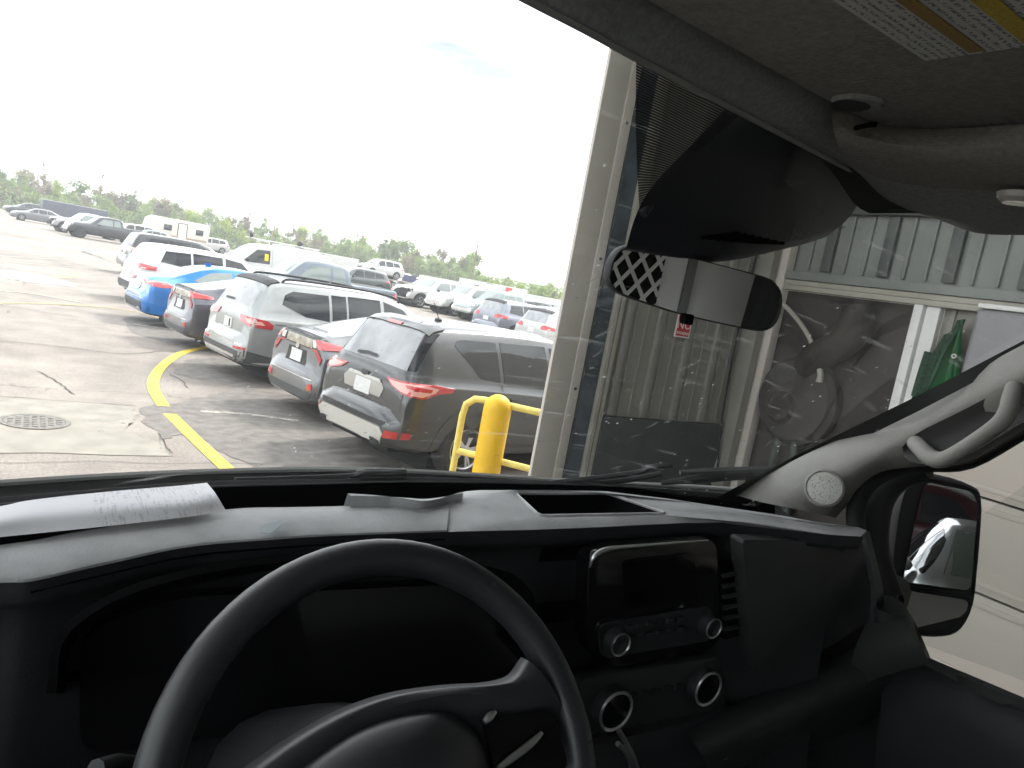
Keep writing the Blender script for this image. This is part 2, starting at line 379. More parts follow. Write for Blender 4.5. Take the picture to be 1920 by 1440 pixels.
def clear_glass():
    m = bpy.data.materials.new('clear_window_glass'); m.use_nodes = True; n, l = nodes_of(m); n.clear()
    o = n.new('ShaderNodeOutputMaterial'); tr = n.new('ShaderNodeBsdfTransparent'); tr.inputs['Color'].default_value = (.93, .95, .94, 1)
    gl = n.new('ShaderNodeBsdfGlossy'); gl.inputs['Roughness'].default_value = .02
    fr = glass_fac(n, l); m1 = n.new('ShaderNodeMixShader')
    l(fr.outputs[0], m1.inputs['Fac']); l(tr.outputs[0], m1.inputs[1]); l(gl.outputs[0], m1.inputs[2]); l(m1.outputs[0], o.inputs['Surface']); return m
M_CLEAR = clear_glass()
def frit_mat():
    """black ceramic print in rows: printed lines with clear gaps"""
    m = bpy.data.materials.new('printed_frit'); m.use_nodes = True; n, l = nodes_of(m); b = n['Principled BSDF']; b.inputs['Base Color'].default_value = (.006, .006, .008, 1); b.inputs['Roughness'].default_value = .5
    uv = n.new('ShaderNodeUVMap'); sp = n.new('ShaderNodeSeparateXYZ'); l(uv.outputs['UV'], sp.inputs['Vector'])
    def band(axis, freq, thr):
        a = n.new('ShaderNodeMath'); a.operation = 'MULTIPLY'; a.inputs[1].default_value = freq; l(sp.outputs[axis], a.inputs[0])
        f = n.new('ShaderNodeMath'); f.operation = 'FRACT'; l(a.outputs[0], f.inputs[0])
        g = n.new('ShaderNodeMath'); g.operation = 'GREATER_THAN'; g.inputs[1].default_value = thr; l(f.outputs[0], g.inputs[0]); return g
    g1 = band('Y', 52, .78)
    tr = n.new('ShaderNodeBsdfTransparent'); mm = n.new('ShaderNodeMixShader'); o = n['Material Output']
    l(g1.outputs[0], mm.inputs['Fac']); l(b.outputs[0], mm.inputs[1]); l(tr.outputs[0], mm.inputs[2]); l(mm.outputs[0], o.inputs['Surface']); return m
M_FRIT = frit_mat()
# ================================================================== GROUND
def sheet(name, pts, z, m, parent=None):
    bm = bmesh.new(); bm.faces.new([bm.verts.new((p[0], p[1], z)) for p in pts]); bmesh.ops.triangulate(bm, faces=bm.faces[:])
    for f in bm.faces:
        f.normal_update()
        if f.normal.z < 0: f.normal_flip()
    return bm_obj(name, bm, m, parent, fix=False)
def wob(pts, amp, n=6, seed=1):
    """rough up a closed outline"""
    rnd = random.Random(seed); o = []
    for i in range(len(pts)):
        a = Vector((*pts[i][:2], 0)); b = Vector((*pts[(i+1) % len(pts)][:2], 0)); nrm = Vector((-(b-a).y, (b-a).x, 0)).normalized()
        for k in range(n):
            o.append(a.lerp(b, k/n)+nrm*rnd.uniform(-amp, amp)*(0 if k == 0 else 1))
    return o
def ribbon(name, pts, wd, z, m, parent=None, sm=6, jit=0., seed=1):
    rnd = random.Random(seed); P = catmull([Vector((p[0], p[1], 0)) for p in pts], sm); v = []; f = []
    for i, p in enumerate(P):
        t = (P[min(i+1, len(P)-1)]-P[max(i-1, 0)]).normalized(); n_ = Vector((-t.y, t.x, 0)); q = p+n_*rnd.uniform(-jit, jit); w_ = wd*(1+rnd.uniform(-.12, .12)) if jit else wd
        v += [(q+n_*w_/2)[:2]+(z,), (q-n_*w_/2)[:2]+(z,)]
    for i in range(len(P)-1): f.append((2*i, 2*i+1, 2*i+3, 2*i+2))
    return mesh_obj(name, v, f, m, parent)
def G(x, y, z=0.): p = PX(x, y, Z=z); return (p.x, p.y)

ground = tag(sheet('ground', [(-1500, -1500), (1500, -1500), (1500, 1500), (-1500, 1500)], -.03, M_GRASS), None, kind='structure')
lot = tag(sheet('parking_lot', [(-160, -30), (150, -30), (150, 108), (60, 132), (-160, 150)], 0, A_ASPH), None, kind='structure')
# concrete apron round the drain, its manhole, yellow paint
pad = tag(sheet('concrete_pad', wob([(-3.2, 7.55), (1.36, 7.62), (1.30, 8.1), (1.02, 8.45), (1.24, 9.3), (1.2, 9.72), (-3.2, 9.95)], .035, 9, 3), .006, M_CONC), None, kind='structure')
man = empty('manhole_cover', 'round cast iron manhole cover set in the pale concrete pad', 'manhole', (*G(65, 792), .006))
lathe('frame_ring', [(.315, .0), (.315, .010), (.275, .010), (.275, .004)], M_IRON, man, 32)
lathe('lid', [(.27, .0), (.27, .009), (.0, .010)], M_IRON, man, 32)
for i in range(-3, 4):
    for k in range(-3, 4):
        if math.hypot(i, k) < 3.4: box('lid_stud', (k*.07, i*.07, .011), (.045, .045, .008), M_IRON, man)
ribbon('yellow_curve_line', [G(395, 650), G(345, 661), G(312, 680), G(291, 705), G(288, 730), G(306, 762)], .15, .008, M_YEL, lot, 8)
ribbon('yellow_line', [G(318, 777), G(372, 830), G(428, 882), G(500, 950)], .15, .008, M_YEL, lot, 8)
ribbon('faded_yellow_line', [G(-250, 585), G(0, 569), G(150, 573), G(245, 583), G(300, 597), G(420, 640)], .13, .008, M_YEL2, lot, 8)
ribbon('faded_line', [G(-200, 540), G(0, 546), G(70, 553), G(150, 567)], .12, .008, M_WHT2, lot, 6)
ribbon('faded_yellow_arc', [G(90, 519), G(125, 521), G(148, 517), G(140, 512)], .22, .008, M_YEL2, lot, 6)
ribbon('faded_stall_line', [G(250, 608), G(300, 615), G(380, 624)], .11, .008, M_WHT2, lot, 6)
ribbon('faded_stall_line', [G(376, 772), G(460, 777), G(560, 790)], .09, .008, M_WHT2, lot, 6)
for k, (a, b, y) in enumerate([(-260, 200, 447), (-300, 190, 470), (-150, 210, 486)]):
    ribbon('faded_stall_line', [G(a, y), G((a+b)/2, y+7), G(b, y+22)], .12, .008, M_WHT2, lot, 6)
tag(sheet('concrete_gutter', wob([G(-140, 489), G(0, 505), G(70, 513), G(143, 533), G(138, 538), G(60, 530), G(0, 522), G(-140, 505)], .05, 8, 5), .006, M_CONCP), None, kind='structure')
for k, (pts, wd) in enumerate([([G(-60, 634), G(0, 640), G(70, 646), G(140, 654), G(232, 664), G(300, 659), G(330, 660)], .03),
                         ([G(72, 697), G(100, 712), G(124, 728), G(138, 740)], .03), ([G(318, 702), G(340, 714), G(352, 728)], .025),
                         ([G(-40, 870), G(90, 868), G(180, 866), G(300, 870), G(420, 869), G(520, 872)], .014),
                         ([G(298, 812), G(312, 838), G(322, 850)], .018), ([G(-40, 741), G(60, 748), G(150, 755), G(255, 761)], .022),
                         ([G(155, 471), G(178, 480)], .34), ([G(180, 480), G(205, 489), G(225, 493)], .16)]):
    ribbon('tar_crack', pts, wd*.6, .0075, M_CRACK, lot, 6, wd*.6, k)
# car shadows painted on the asphalt as darker patches, irregular in outline
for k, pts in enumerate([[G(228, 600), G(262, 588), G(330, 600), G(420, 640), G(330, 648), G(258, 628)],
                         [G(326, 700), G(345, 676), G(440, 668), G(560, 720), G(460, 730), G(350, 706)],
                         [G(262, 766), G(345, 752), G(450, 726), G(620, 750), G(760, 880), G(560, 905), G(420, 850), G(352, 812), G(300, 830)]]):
    sheet('painted_shadow', wob(pts, .08, 7, k+11), .0045+.0002*k, M_SHADOW, lot)

# ================================================================== GARAGE BUILDING (right wall X = 5, front wall Y = 4.034)
XW, YF = 5.0, 4.034
gar = empty('service_garage', 'steel service garage with greige door jamb, ribbed walls and beige sectional door', 'garage', (3, 0, 0))
def gbox(name, a, b, m, bev=0., parent=None):
    a = Vector(a); b = Vector(b); o = box(name, (a+b)/2 - gar.location, [abs(q) for q in (b-a)], m, gar, bev=bev)
    if parent: o.parent = parent
    return o
gbox('floor_slab', (-4.2, -14, -.02), (XW+.3, YF-.05, .02), M_SLAB)
gbox('roof_deck', (-4.2, -14.2, 6.6), (XW+.4, YF+.3, 6.8), M_CREAM)  # roof cut back at its unseen left to let sky light in
gbox('lintel', (-4, YF, 6.0), (2.99, YF+.2, 6.6), M_JAMB)  # unseen lintel raised so more sky light reaches the van
gbox('reflected_wall', (XW+.06, YF, 0), (XW+14, YF+.2, 6.6), M_JAMB)  # unseen wall added to darken reflections in the SUV's side windows
# door jamb: a wide face, a groove, an edge angle, a dark slot and the door track
gbox('door_jamb', (2.995, YF-.02, 0), (3.181, YF+.01, 6.6), M_JAMB, .003)
gbox('jamb_angle', (3.187, YF-.03, 0), (3.262, YF+.02, 6.6), M_JAMB, .003)
gbox('jamb_slot', (3.27, YF+.0, 0), (3.437, YF+.06, 6.6), mat('blue_grey_track_steel', (.075, .095, .115), .3, .4, noise=(5, .4)))
gbox('door_track', (3.275, YF-.03, 0), (3.287, YF-.002, 6.6), M_DKSTEEL)
gbox('door_track', (3.440, YF-.03, 0), (3.478, YF+.05, 6.6), M_BEAM, .004)
gbox('door_track', (3.492, YF-.02, 0), (3.530, YF+.05, 6.6), M_BEAM, .004)
for z_ in (.7, 1.6, 2.5, 3.4, 4.3):
    lathe('jamb_bolt', [(.011, 0), (.011, .006), (.0, .008)], M_DKSTEEL, gar, 8, Vector((3.225, YF-.03, z_))-gar.location, rotm=Matrix.Rotation(R(90), 3, 'X'))
# front wall: cream ribbed sheet over a dark wainscot
gbox('wall_sheet', (3.48, YF+.02, 1.42), (XW, YF+.06, 6.6), M_CREAM)
gbox('wainscot', (3.534, YF-.03, 0), (4.9, YF+.05, 1.42), M_DKSTEEL, .004)
x_ = 3.58; k = 0
while x_ < 4.9:
    if k % 3 == 0:
        gbox('wall_rib', (x_, YF-.015, 1.43), (x_+.055, YF+.02, 6.6), M_CREAM, .008)
    else:
        gbox('wall_rib', (x_, YF+.008, 1.43), (x_+.022, YF+.02, 6.6), M_CREAM, .004)
    x_ += .105; k += 1
gbox('corner_column', (4.80, YF-.16, 0), (4.88, YF-.04, 6.6), M_CREAM, .006)
gbox('corner_column', (4.90, YF-.22, 0), (4.99, YF-.05, 6.6), M_JAMB, .006)
tube('wall_cable', [Vector(p)-gar.location for p in [(4.74, YF-.03, 5), (4.745, YF-.04, 3.0), (4.735, YF-.03, 2.2), (4.75, YF-.05, 1.5), (4.78, YF-.1, 1.0)]], .009, M_SEAL, gar, 6, 4)
# right wall, upper sheet in ribs between the eave trim and the girt
gbox('wall_sheet', (XW+.02, -14, 2.72), (XW+.06, YF, 6.6), M_TEAL)
y_ = YF-.18; k = 0
while y_ > -1.2:
    if k % 3 == 2: gbox('wall_rib', (XW-.02, y_-.05, 2.74), (XW+.02, y_+.03, 3.16), M_TEALD, .006)
    else:
        gbox('wall_rib', (XW-.004, y_-.013, 2.74), (XW+.02, y_+.009, 3.16), M_TEAL, .004)
    y_ -= .152; k += 1
gbox('eave_trim', (XW-.05, -14, 3.165), (XW+.02, YF-.02, 3.235), M_TEALD, .006)
gbox('eave_trim', (XW-.09, -14, 3.24), (XW+.02, YF-.02, 3.30), M_BEAM, .006)
gbox('wall_girt', (XW-.10, -14, 2.655), (XW+.02, YF-.22, 2.715), M_TEAL, .004)
gbox('wall_girt', (XW-.075, -14, 2.615), (XW+.02, YF-.22, 2.652), M_BEAM, .004)
gbox('wall_girt', (XW-.09, -14, 2.575), (XW+.02, YF-.22, 2.612), M_BEAM, .004)
# lower right wall: dark panel by the white post, its brown imitating a murky windshield reflection
gbox('dark_wall_panel', (XW+.03, 2.72, 0), (XW+.08, YF-.05, 2.575), M_BROWN)
gbox('white_post', (XW-.09, 2.70, 0), (XW+.0, 2.76, 2.575), M_WHITEP, .004)
gbox('white_post', (XW-.06, 2.60, 0), (XW+.0, 2.69, 2.575), M_WHITEP, .004)
gbox('wall_sheet', (XW+.0, -14, 1.99), (XW+.04, 2.60, 2.575), M_CREAM)
y_ = 2.55
while y_ > 1.5:
    gbox('wall_rib', (XW-.02, y_-.03, 1.99), (XW+.0, y_, 2.575), M_CREAM, .006); y_ -= .2
# beige sectional door: one panel per section with its pressed lines
def door_sections(x, y0, y1, zs):
    for i in range(len(zs)-1):
        a, b = zs[i]+.007, zs[i+1]-.007
        p = gbox('door_section', (x, y0, a), (x+.05, y1, b), M_BEIGE, .004)
        for zz in (a+.055, b-.055):
            o = box('pressed_line', Vector((x-.005, (y0+y1)/2, zz))-gar.location-p.location, (.014, y1-y0-.02, .034), M_BEIGE, p, bev=.006)
door_sections(XW-.05, -3.2, 2.595, [.02, .335, .9, 1.468, 1.99])
gbox('door_backing', (XW+.005, -3.2, .02), (XW+.03, 2.59, 1.985), M_SEAL)  # black sheet added to stop light leaking through the section gaps
gbox('door_weather_strip', (XW-.03, -3.2, .0), (XW+.0, 2.59, .02), M_SEAL)
# the rest of the hall, behind and beside the camera
gbox('wall_sheet', (XW+.0, -14, 0), (XW+.05, -3.25, 2.57), M_CREAM)
for y_ in (YF, -5., -13.9): gbox('open_side_column', (-4.1, y_-.1, 0), (-3.85, y_+.15, 6.6), M_BEAM, .01)  # unseen columns; the side between them is left open for sky light
gbox('wall_sheet', (-4, -14, 0), (-.6, -13.9, 6.6), M_TEAL)
gbox('wall_sheet', (3.4, -14, 0), (XW, -13.9, 6.6), M_TEAL)
gbox('lintel', (-.6, -14, 4.3), (3.4, -13.9, 6.6), M_TEAL)
for y_ in (-8.0, -3.0): gbox('roof_purlin', (-4, y_, 6.3), (XW, y_+.15, 6.58), M_BEAM)
for y_ in (-7.2, -9.4): gbox('wall_column', (XW-.25, y_, 0), (XW-.02, y_+.25, 6.58), M_BEAM, .01)

sign = empty('no_smoking_sign', 'small red NO SMOKING notice fixed to the ribbed cream wall', 'sign', (4.14, YF-.02, 2.16))
box('plate', (0, 0, 0), (.155, .006, .19), M_WHITEP, sign)
box('red_panel', (0, -.005, 0), (.135, .004, .17), M_RED, sign)
mt = Matrix.Rotation(R(90), 4, 'X')
text_obj('lettering', 'NO', .095, M_WHITEP, sign, Matrix.Translation((0, -.009, .0)) @ mt)
text_obj('lettering', 'SMOKING', .030, M_WHITEP, sign, Matrix.Translation((0, -.009, -.062)) @ mt)

# made-up solid shapes standing in for a windshield reflection, before the dark panel
bl = empty('reflection_shapes', 'round form with bent tube shaped after a windshield reflection before the dark wall panel', 'reflection', (XW-.05, 3.45, 0))
lathe('drum', [(.0, -.06), (.13, -.07), (.30, -.05), (.34, .0), (.34, .07), (.0, .07)], M_REFL, bl, 36, (0, .05, 1.75), 'X')
lathe('hub_cap', [(.0, -.10), (.10, -.095), (.125, -.07), (.13, -.05)], M_REFL, bl, 28, (0, .12, 1.68), 'X')
tube('duct', [(0, -.28, 2.5), (-.02, -.30, 2.36), (-.04, -.22, 2.22), (-.04, -.06, 2.1), (0, .02, 2.0)], [.11, .12, .12, .11, .10], M_REFL, bl, 16, 5)
tube('curved_arm', [(-.06, .46, 2.52), (-.06, .25, 2.42), (-.06, .02, 2.24), (-.06, -.13, 2.02), (-.06, -.15, 1.93)], [.018, .018, .018, .022, .026], M_BEAM, bl, 8, 5)
tube('stand_leg', [(0, .2, 0), (0, .12, 1.5)], .03, M_DKSTEEL, bl, 8)
tube('stand_leg', [(0, -.2, 0), (0, -.02, 1.5)], .03, M_DKSTEEL, bl, 8)

# green banner hanging on the wall, grey unit above the door
bn = empty('green_tarp', 'rolled green tarp with dark webbing hung on the cream wall', 'tarp', (XW-.06, 2.46, 1.98))
rows = []
for zz, sp in ((.54, .03), (.46, .06), (.32, .09), (.15, .12), (0, .13)):
    rows.append([(-.03-.03*math.sin(j*2.1), (-sp+sp*2*j/8)-.03+(0.04 if j < 3 else 0), zz-.01*abs(j-5)) for j in range(9)])
grid('folded_cloth', rows, M_GREENC, bn, 3, 3, .006)
rows = []
for zz, o_ in ((.50, -.02), (.34, .03), (.16, .06), (.02, .09)):
    rows.append([(-.06+.01*(j % 2), o_-.02+j*.022, zz-.02*j) for j in range(5)])
grid('webbing', rows, M_DGREEN, bn, 3, 3, .008)
tube('webbing_roll', [(-.04, .12, .30), (-.04, .13, .15), (-.04, .135, 0)], .03, M_DGREEN, bn, 10, 4)
lathe('grommet', [(.016, 0), (.016, .006), (.008, .006), (.008, 0)], M_WHITEP, bn, 12, (-.075, -.05, .30), 'X')
cab = empty('wall_cabinet', 'grey enamel wall cabinet with a painted highlight along its top edge beside the green tarp', 'cabinet', (XW-.02, 1.985, 2.0))
box('body', (-.14, -.06, .30), (.26, .70, .56), M_GCAB, cab, bev=.03, seg=3)
box('top_highlight', (-.142, -.06, .597), (.27, .69, .03), M_WHITEP, cab, bev=.01)  # white strip stands in for the highlight on the cabinet top
box('door_panel', (-.275, -.28, .25), (.012, .22, .44), M_DKSTEEL, cab, bev=.005)

# yellow bollard with pipe guard
bp = PX(938, 738, Z=1.2)
bo = empty('bollard', 'fat round-topped yellow safety bollard in front of the dark grey SUV', 'bollard', (bp.x, bp.y, 0))
prof = [(.135, 0), (.135, 1.05)] + [(.135*math.cos(a*math.pi/16), 1.05+.14*math.sin(a*math.pi/16)) for a in range(1, 9)]
lathe('sleeve', prof, M_BOLL, bo, 32)
lathe('base_ring', [(.16, 0), (.16, .03), (.136, .03)], M_CONC, bo, 24)
gr = empty('pipe_guard_rail', 'pale yellow bent pipe guard rail running behind the bollard', 'guard rail', (bp.x, bp.y, 0))
dv = Vector((.48, -.56, 0)).normalized(); e0 = dv*-.34; e1 = dv*1.35; off = Vector((.02, .03, 0))
tube('hoop', [off+e0+Vector((0, 0, 0)), off+e0+Vector((0, 0, .9)), off+e0+dv*.02+Vector((0, 0, 1.02)), off+e0+dv*.1+Vector((0, 0, 1.09)), off+e0+dv*.2+Vector((0, 0, 1.10)), off+e1+Vector((0, 0, 1.10))], .034, M_RAIL, gr, 12)
tube('mid_rail', [off+e0+Vector((0, 0, .55)), off+e1+Vector((0, 0, .55))], .032, M_RAIL, gr, 12)
tube('end_post', [off+e1, off+e1+Vector((0, 0, 1.11))], .034, M_RAIL, gr, 12)
# ================================================================== VEHICLES
def pchip(xs, ys, q):
    xs = np.array(xs, float); ys = np.array(ys, float); h = np.diff(xs); d = np.diff(ys)/h; n = len(xs); m = np.zeros(n)
    for i in range(1, n-1):
        if d[i-1]*d[i] > 0:
            w1 = 2*h[i]+h[i-1]; w2 = h[i]+2*h[i-1]; m[i] = (w1+w2)/(w1/d[i-1]+w2/d[i])
    m[0] = d[0]; m[-1] = d[-1]
    i = np.clip(np.searchsorted(xs, q)-1, 0, n-2); t = (q-xs[i])/h[i]
    return (2*t**3-3*t**2+1)*ys[i]+(t**3-2*t**2+t)*h[i]*m[i]+(-2*t**3+3*t**2)*ys[i+1]+(t**3-t**2)*h[i]*m[i+1]
# station tables: s, bottom, shoulder, top, half width low, half width at shoulder, half width at roof edge
KIND = {
 'suv': dict(L=4.52, W=.92, axles=(.96, 3.65), wr=.36, st=[
  (0, .36, .55, .66, .60, .66, .52), (.03, .33, .58, .71, .68, .74, .58), (.10, .32, .62, .745, .76, .82, .64), (.105, .32, .80, .90, .77, .83, .66),
  (.135, .32, .95, 1.09, .78, .84, .68), (.17, .31, .99, 1.16, .80, .855, .67), (.30, .30, 1.03, 1.40, .84, .885, .63), (.43, .28, 1.05, 1.60, .86, .90, .60), (.52, .28, 1.05, 1.635, .87, .905, .60),
  (.9, .26, 1.045, 1.665, .88, .92, .60), (1.6, .24, 1.02, 1.68, .89, .92, .61), (2.3, .24, .99, 1.665, .89, .92, .61), (2.85, .24, .97, 1.58, .89, .92, .60),
  (3.3, .24, .96, 1.30, .89, .92, .62), (3.62, .25, .95, 1.08, .88, .91, .68), (4.0, .28, .92, 1.03, .86, .89, .66), (4.3, .28, .84, .95, .80, .82, .56), (4.45, .28, .72, .82, .68, .72, .44), (4.52, .32, .60, .66, .52, .55, .36)]),
 'tiguan': dict(L=4.70, W=.92, axles=(1.0, 3.79), wr=.35, st=[
  (0, .34, .56, .68, .66, .74, .56), (.03, .32, .60, .74, .74, .80, .62), (.085, .31, .66, .78, .80, .85, .68), (.09, .31, .84, .96, .81, .855, .69),
  (.11, .31, .96, 1.07, .82, .86, .70), (.13, .30, 1.02, 1.15, .83, .87, .69), (.25, .29, 1.05, 1.40, .86, .89, .66), (.36, .28, 1.06, 1.60, .87, .90, .63), (.44, .28, 1.06, 1.645, .88, .905, .63),
  (.9, .26, 1.06, 1.68, .89, .92, .63), (1.7, .24, 1.04, 1.69, .89, .92, .64), (2.4, .24, 1.01, 1.675, .89, .92, .64), (2.95, .24, .99, 1.58, .89, .92, .62),
  (3.45, .24, .98, 1.28, .89, .92, .64), (3.75, .25, .97, 1.09, .88, .91, .70), (4.2, .28, .94, 1.04, .86, .89, .68), (4.5, .28, .86, .95, .80, .82, .58), (4.63, .28, .74, .82, .70, .74, .46), (4.70, .32, .60, .66, .54, .58, .38)]),
 'sedan': dict(L=4.87, W=.925, axles=(1.08, 3.93), wr=.335, st=[
  (0, .36, .56, .64, .58, .64, .52), (.03, .30, .62, .72, .68, .74, .58), (.09, .26, .70, .80, .76, .81, .62), (.10, .26, .84, .98, .77, .82, .62),
  (.13, .25, .90, 1.06, .79, .84, .62), (.2, .24, .92, 1.075, .82, .86, .63), (.5, .22, .93, 1.10, .86, .89, .60), (.85, .21, .94, 1.23, .88, .905, .56), (1.25, .2, .94, 1.38, .89, .92, .54), (1.6, .2, .94, 1.45, .89, .925, .55),
  (2.1, .2, .93, 1.475, .89, .925, .56), (2.6, .2, .92, 1.44, .89, .925, .56), (3.1, .2, .91, 1.25, .89, .92, .58), (3.6, .2, .90, 1.02, .88, .91, .66), (4.2, .22, .84, .92, .85, .88, .64), (4.6, .24, .74, .82, .76, .79, .52), (4.80, .26, .62, .70, .64, .67, .4), (4.87, .3, .52, .58, .5, .53, .34)]),
 'prius': dict(L=4.57, W=.88, axles=(.95, 3.65), wr=.32, st=[
  (0, .30, .50, .58, .58, .64, .50), (.03, .27, .55, .66, .66, .70, .56), (.07, .25, .62, .76, .70, .75, .60), (.075, .25, .80, 1.02, .71, .755, .60),
  (.09, .25, .88, 1.12, .72, .76, .585), (.13, .24, .90, 1.135, .74, .775, .58), (.5, .22, .93, 1.20, .80, .83, .55), (1.0, .2, .94, 1.33, .84, .865, .53), (1.5, .19, .94, 1.43, .85, .88, .53),
  (2.0, .19, .92, 1.47, .85, .88, .54), (2.5, .19, .90, 1.45, .85, .88, .54), (3.0, .19, .88, 1.27, .85, .88, .56), (3.5, .19, .86, 1.03, .84, .87, .62), (4.0, .2, .80, .90, .82, .84, .60), (4.35, .22, .70, .78, .72, .75, .5), (4.5, .24, .58, .66, .6, .63, .38), (4.57, .28, .5, .56, .46, .5, .3)]),
 'pickup': dict(L=5.85, W=1.02, axles=(1.25, 4.92), wr=.41, st=[
  (0, .52, .66, .72, .86, .90, .78), (.06, .50, .68, .76, .92, .95, .84), (.07, .50, 1.05, 1.26, .93, .96, .90), (.12, .50, 1.10, 1.32, .95, .98, .94), (.6, .48, 1.12, 1.33, .97, 1.0, .95), (1.85, .46, 1.12, 1.33, .98, 1.01, .95),
  (1.93, .46, 1.14, 1.38, .98, 1.01, .90), (1.99, .46, 1.16, 1.82, .98, 1.01, .74), (2.15, .46, 1.16, 1.90, .98, 1.01, .72), (2.9, .46, 1.16, 1.93, .98, 1.01, .72), (3.5, .46, 1.15, 1.87, .98, 1.01, .72), (3.9, .46, 1.14, 1.58, .98, 1.01, .74), (4.25, .46, 1.13, 1.30, .98, 1.01, .82),
  (4.8, .46, 1.10, 1.24, .98, 1.01, .86), (5.4, .46, 1.06, 1.20, .97, 1.0, .86), (5.66, .46, 1.0, 1.14, .93, .96, .82), (5.7, .44, .80, .92, .92, .95, .82), (5.85, .44, .66, .74, .80, .84, .70)]),
 'van': dict(L=5.2, W=.98, axles=(1.05, 4.15), wr=.36, st=[
  (0, .36, .62, .70, .84, .90, .80), (.05, .33, .66, .76, .90, .93, .84), (.06, .33, 1.1, 1.6, .90, .935, .86), (.09, .32, 1.12, 2.04, .91, .94, .80), (.2, .30, 1.12, 2.12, .93, .95, .78), (1.0, .26, 1.12, 2.16, .95, .98, .79), (2.6, .24, 1.12, 2.16, .95, .98, .79),
  (3.3, .24, 1.11, 2.10, .95, .98, .77), (3.7, .24, 1.10, 1.92, .95, .98, .75), (4.2, .24, 1.09, 1.50, .94, .97, .78), (4.5, .26, 1.05, 1.25, .93, .96, .80), (4.85, .28, .96, 1.12, .89, .92, .74), (5.08, .3, .84, .96, .80, .84, .62), (5.2, .34, .66, .74, .66, .7, .5)]),
}
KIND['cuv'] = KIND['suv']
def section(zb, zs, zt, wl, ws, wt):
    zte = zt - min(.06, (zt-zs)*.45); P = [(0, zb), (wl*.86, zb), (wl*.985, zb+.05)]
    h = zs-zb
    P += [((wl*.4+ws*.6)+.005, zb+h*.30), (ws*.995+.008, zb+h*.55), (ws+.002, zb+h*.80), (ws-.004, zs-.025), (ws-.014, zs-.008), (ws-.036, zs+.008)]
    b = .025*min(1, (zt-zs)/.5)
    for u in (.2, .4, .6, .8): P.append((ws-.036+(wt-ws+.036)*u + b*math.sin(u*math.pi), zs+(zte-zs)*u))
    P += [(wt-.004, zte), (wt*.93, zte+(zt-zte)*.5), (wt*.75, zt-(zt-zte)*.22), (wt*.4, zt-(zt-zte)*.05), (0, zt)]
    return P
def body_mesh(kind, sx=1, sy=1, sz=1, step=.06):
    K = KIND[kind]; S = np.array(K['st']); s0 = S[:, 0]
    q = list(s0)
    for a in np.arange(0, K['L'], step):
        if min(abs(s0-a)) > step*.35: q.append(a)
    q = np.array(sorted(q)); T = [pchip(s0, S[:, j], q) for j in range(1, 7)]
    rings = []
    for i in range(len(q)):
        P = section(*[t[i] for t in T]); pl = []
        for a, b in zip(P[:-1], P[1:]):
            m_ = max(1, int(math.hypot(b[0]-a[0], b[1]-a[1])/.11))
            pl.append((a, b, m_))
        rings.append(P)
    # common subdivision count per segment
    cnt = [max(1, int(max(math.hypot(rg[j+1][0]-rg[j][0], rg[j+1][1]-rg[j][1]) for rg in rings)/.12)) for j in range(len(rings[0])-1)]
    bm = bmesh.new(); V = []
    L_ = K['L']
    for i, rg in enumerate(rings):
        half = []
        for j in range(len(rg)-1):
            for k_ in range(cnt[j]):
                t = k_/cnt[j]; half.append((rg[j][0]*(1-t)+rg[j+1][0]*t, rg[j][1]*(1-t)+rg[j+1][1]*t))
        half.append(rg[-1])
        full = half + [(-y, z) for (y, z) in half[-2:0:-1]]
        V.append([bm.verts.new(((q[i]-L_/2)*sx, y*sy, z*sz)) for (y, z) in full])
    n_ = len(V[0])
    for i in range(len(V)-1):
        for k_ in range(n_):
            bm.faces.new((V[i][k_], V[i][(k_+1) % n_], V[i+1][(k_+1) % n_], V[i+1][k_]))
    bm.faces.new(V[0]); bm.faces.new(V[-1][::-1])
    bmesh.ops.recalc_face_normals(bm, faces=bm.faces)
    bvh = BVHTree.FromBMesh(bm)
    # wheel arches
    ar = K['wr']*sz*1.16; zc = K['wr']*sz
    for ax in K['axles']:
        xc = (ax-L_/2)*sx; kill = []
        for f in bm.faces:
            c = f.calc_center_median()
            if abs(c.y) > .42*sy and c.z < zc+ar and math.hypot(c.x-xc, c.z-zc) < ar*.99: kill.append(f)
        bmesh.ops.delete(bm, geom=kill, context='FACES')
        for v in bm.verts:
            if abs(v.co.y) > .5*sy and v.is_boundary:
                d_ = Vector((v.co.x-xc, v.co.z-zc)); l_ = d_.length
                if .7*ar < l_ < 1.35*ar and v.co.z > .2*sz:
                    d_ *= ar/l_; v.co.x = xc+d_.x; v.co.z = zc+d_.y
    return bm, bvh, K, (sx, sy, sz)
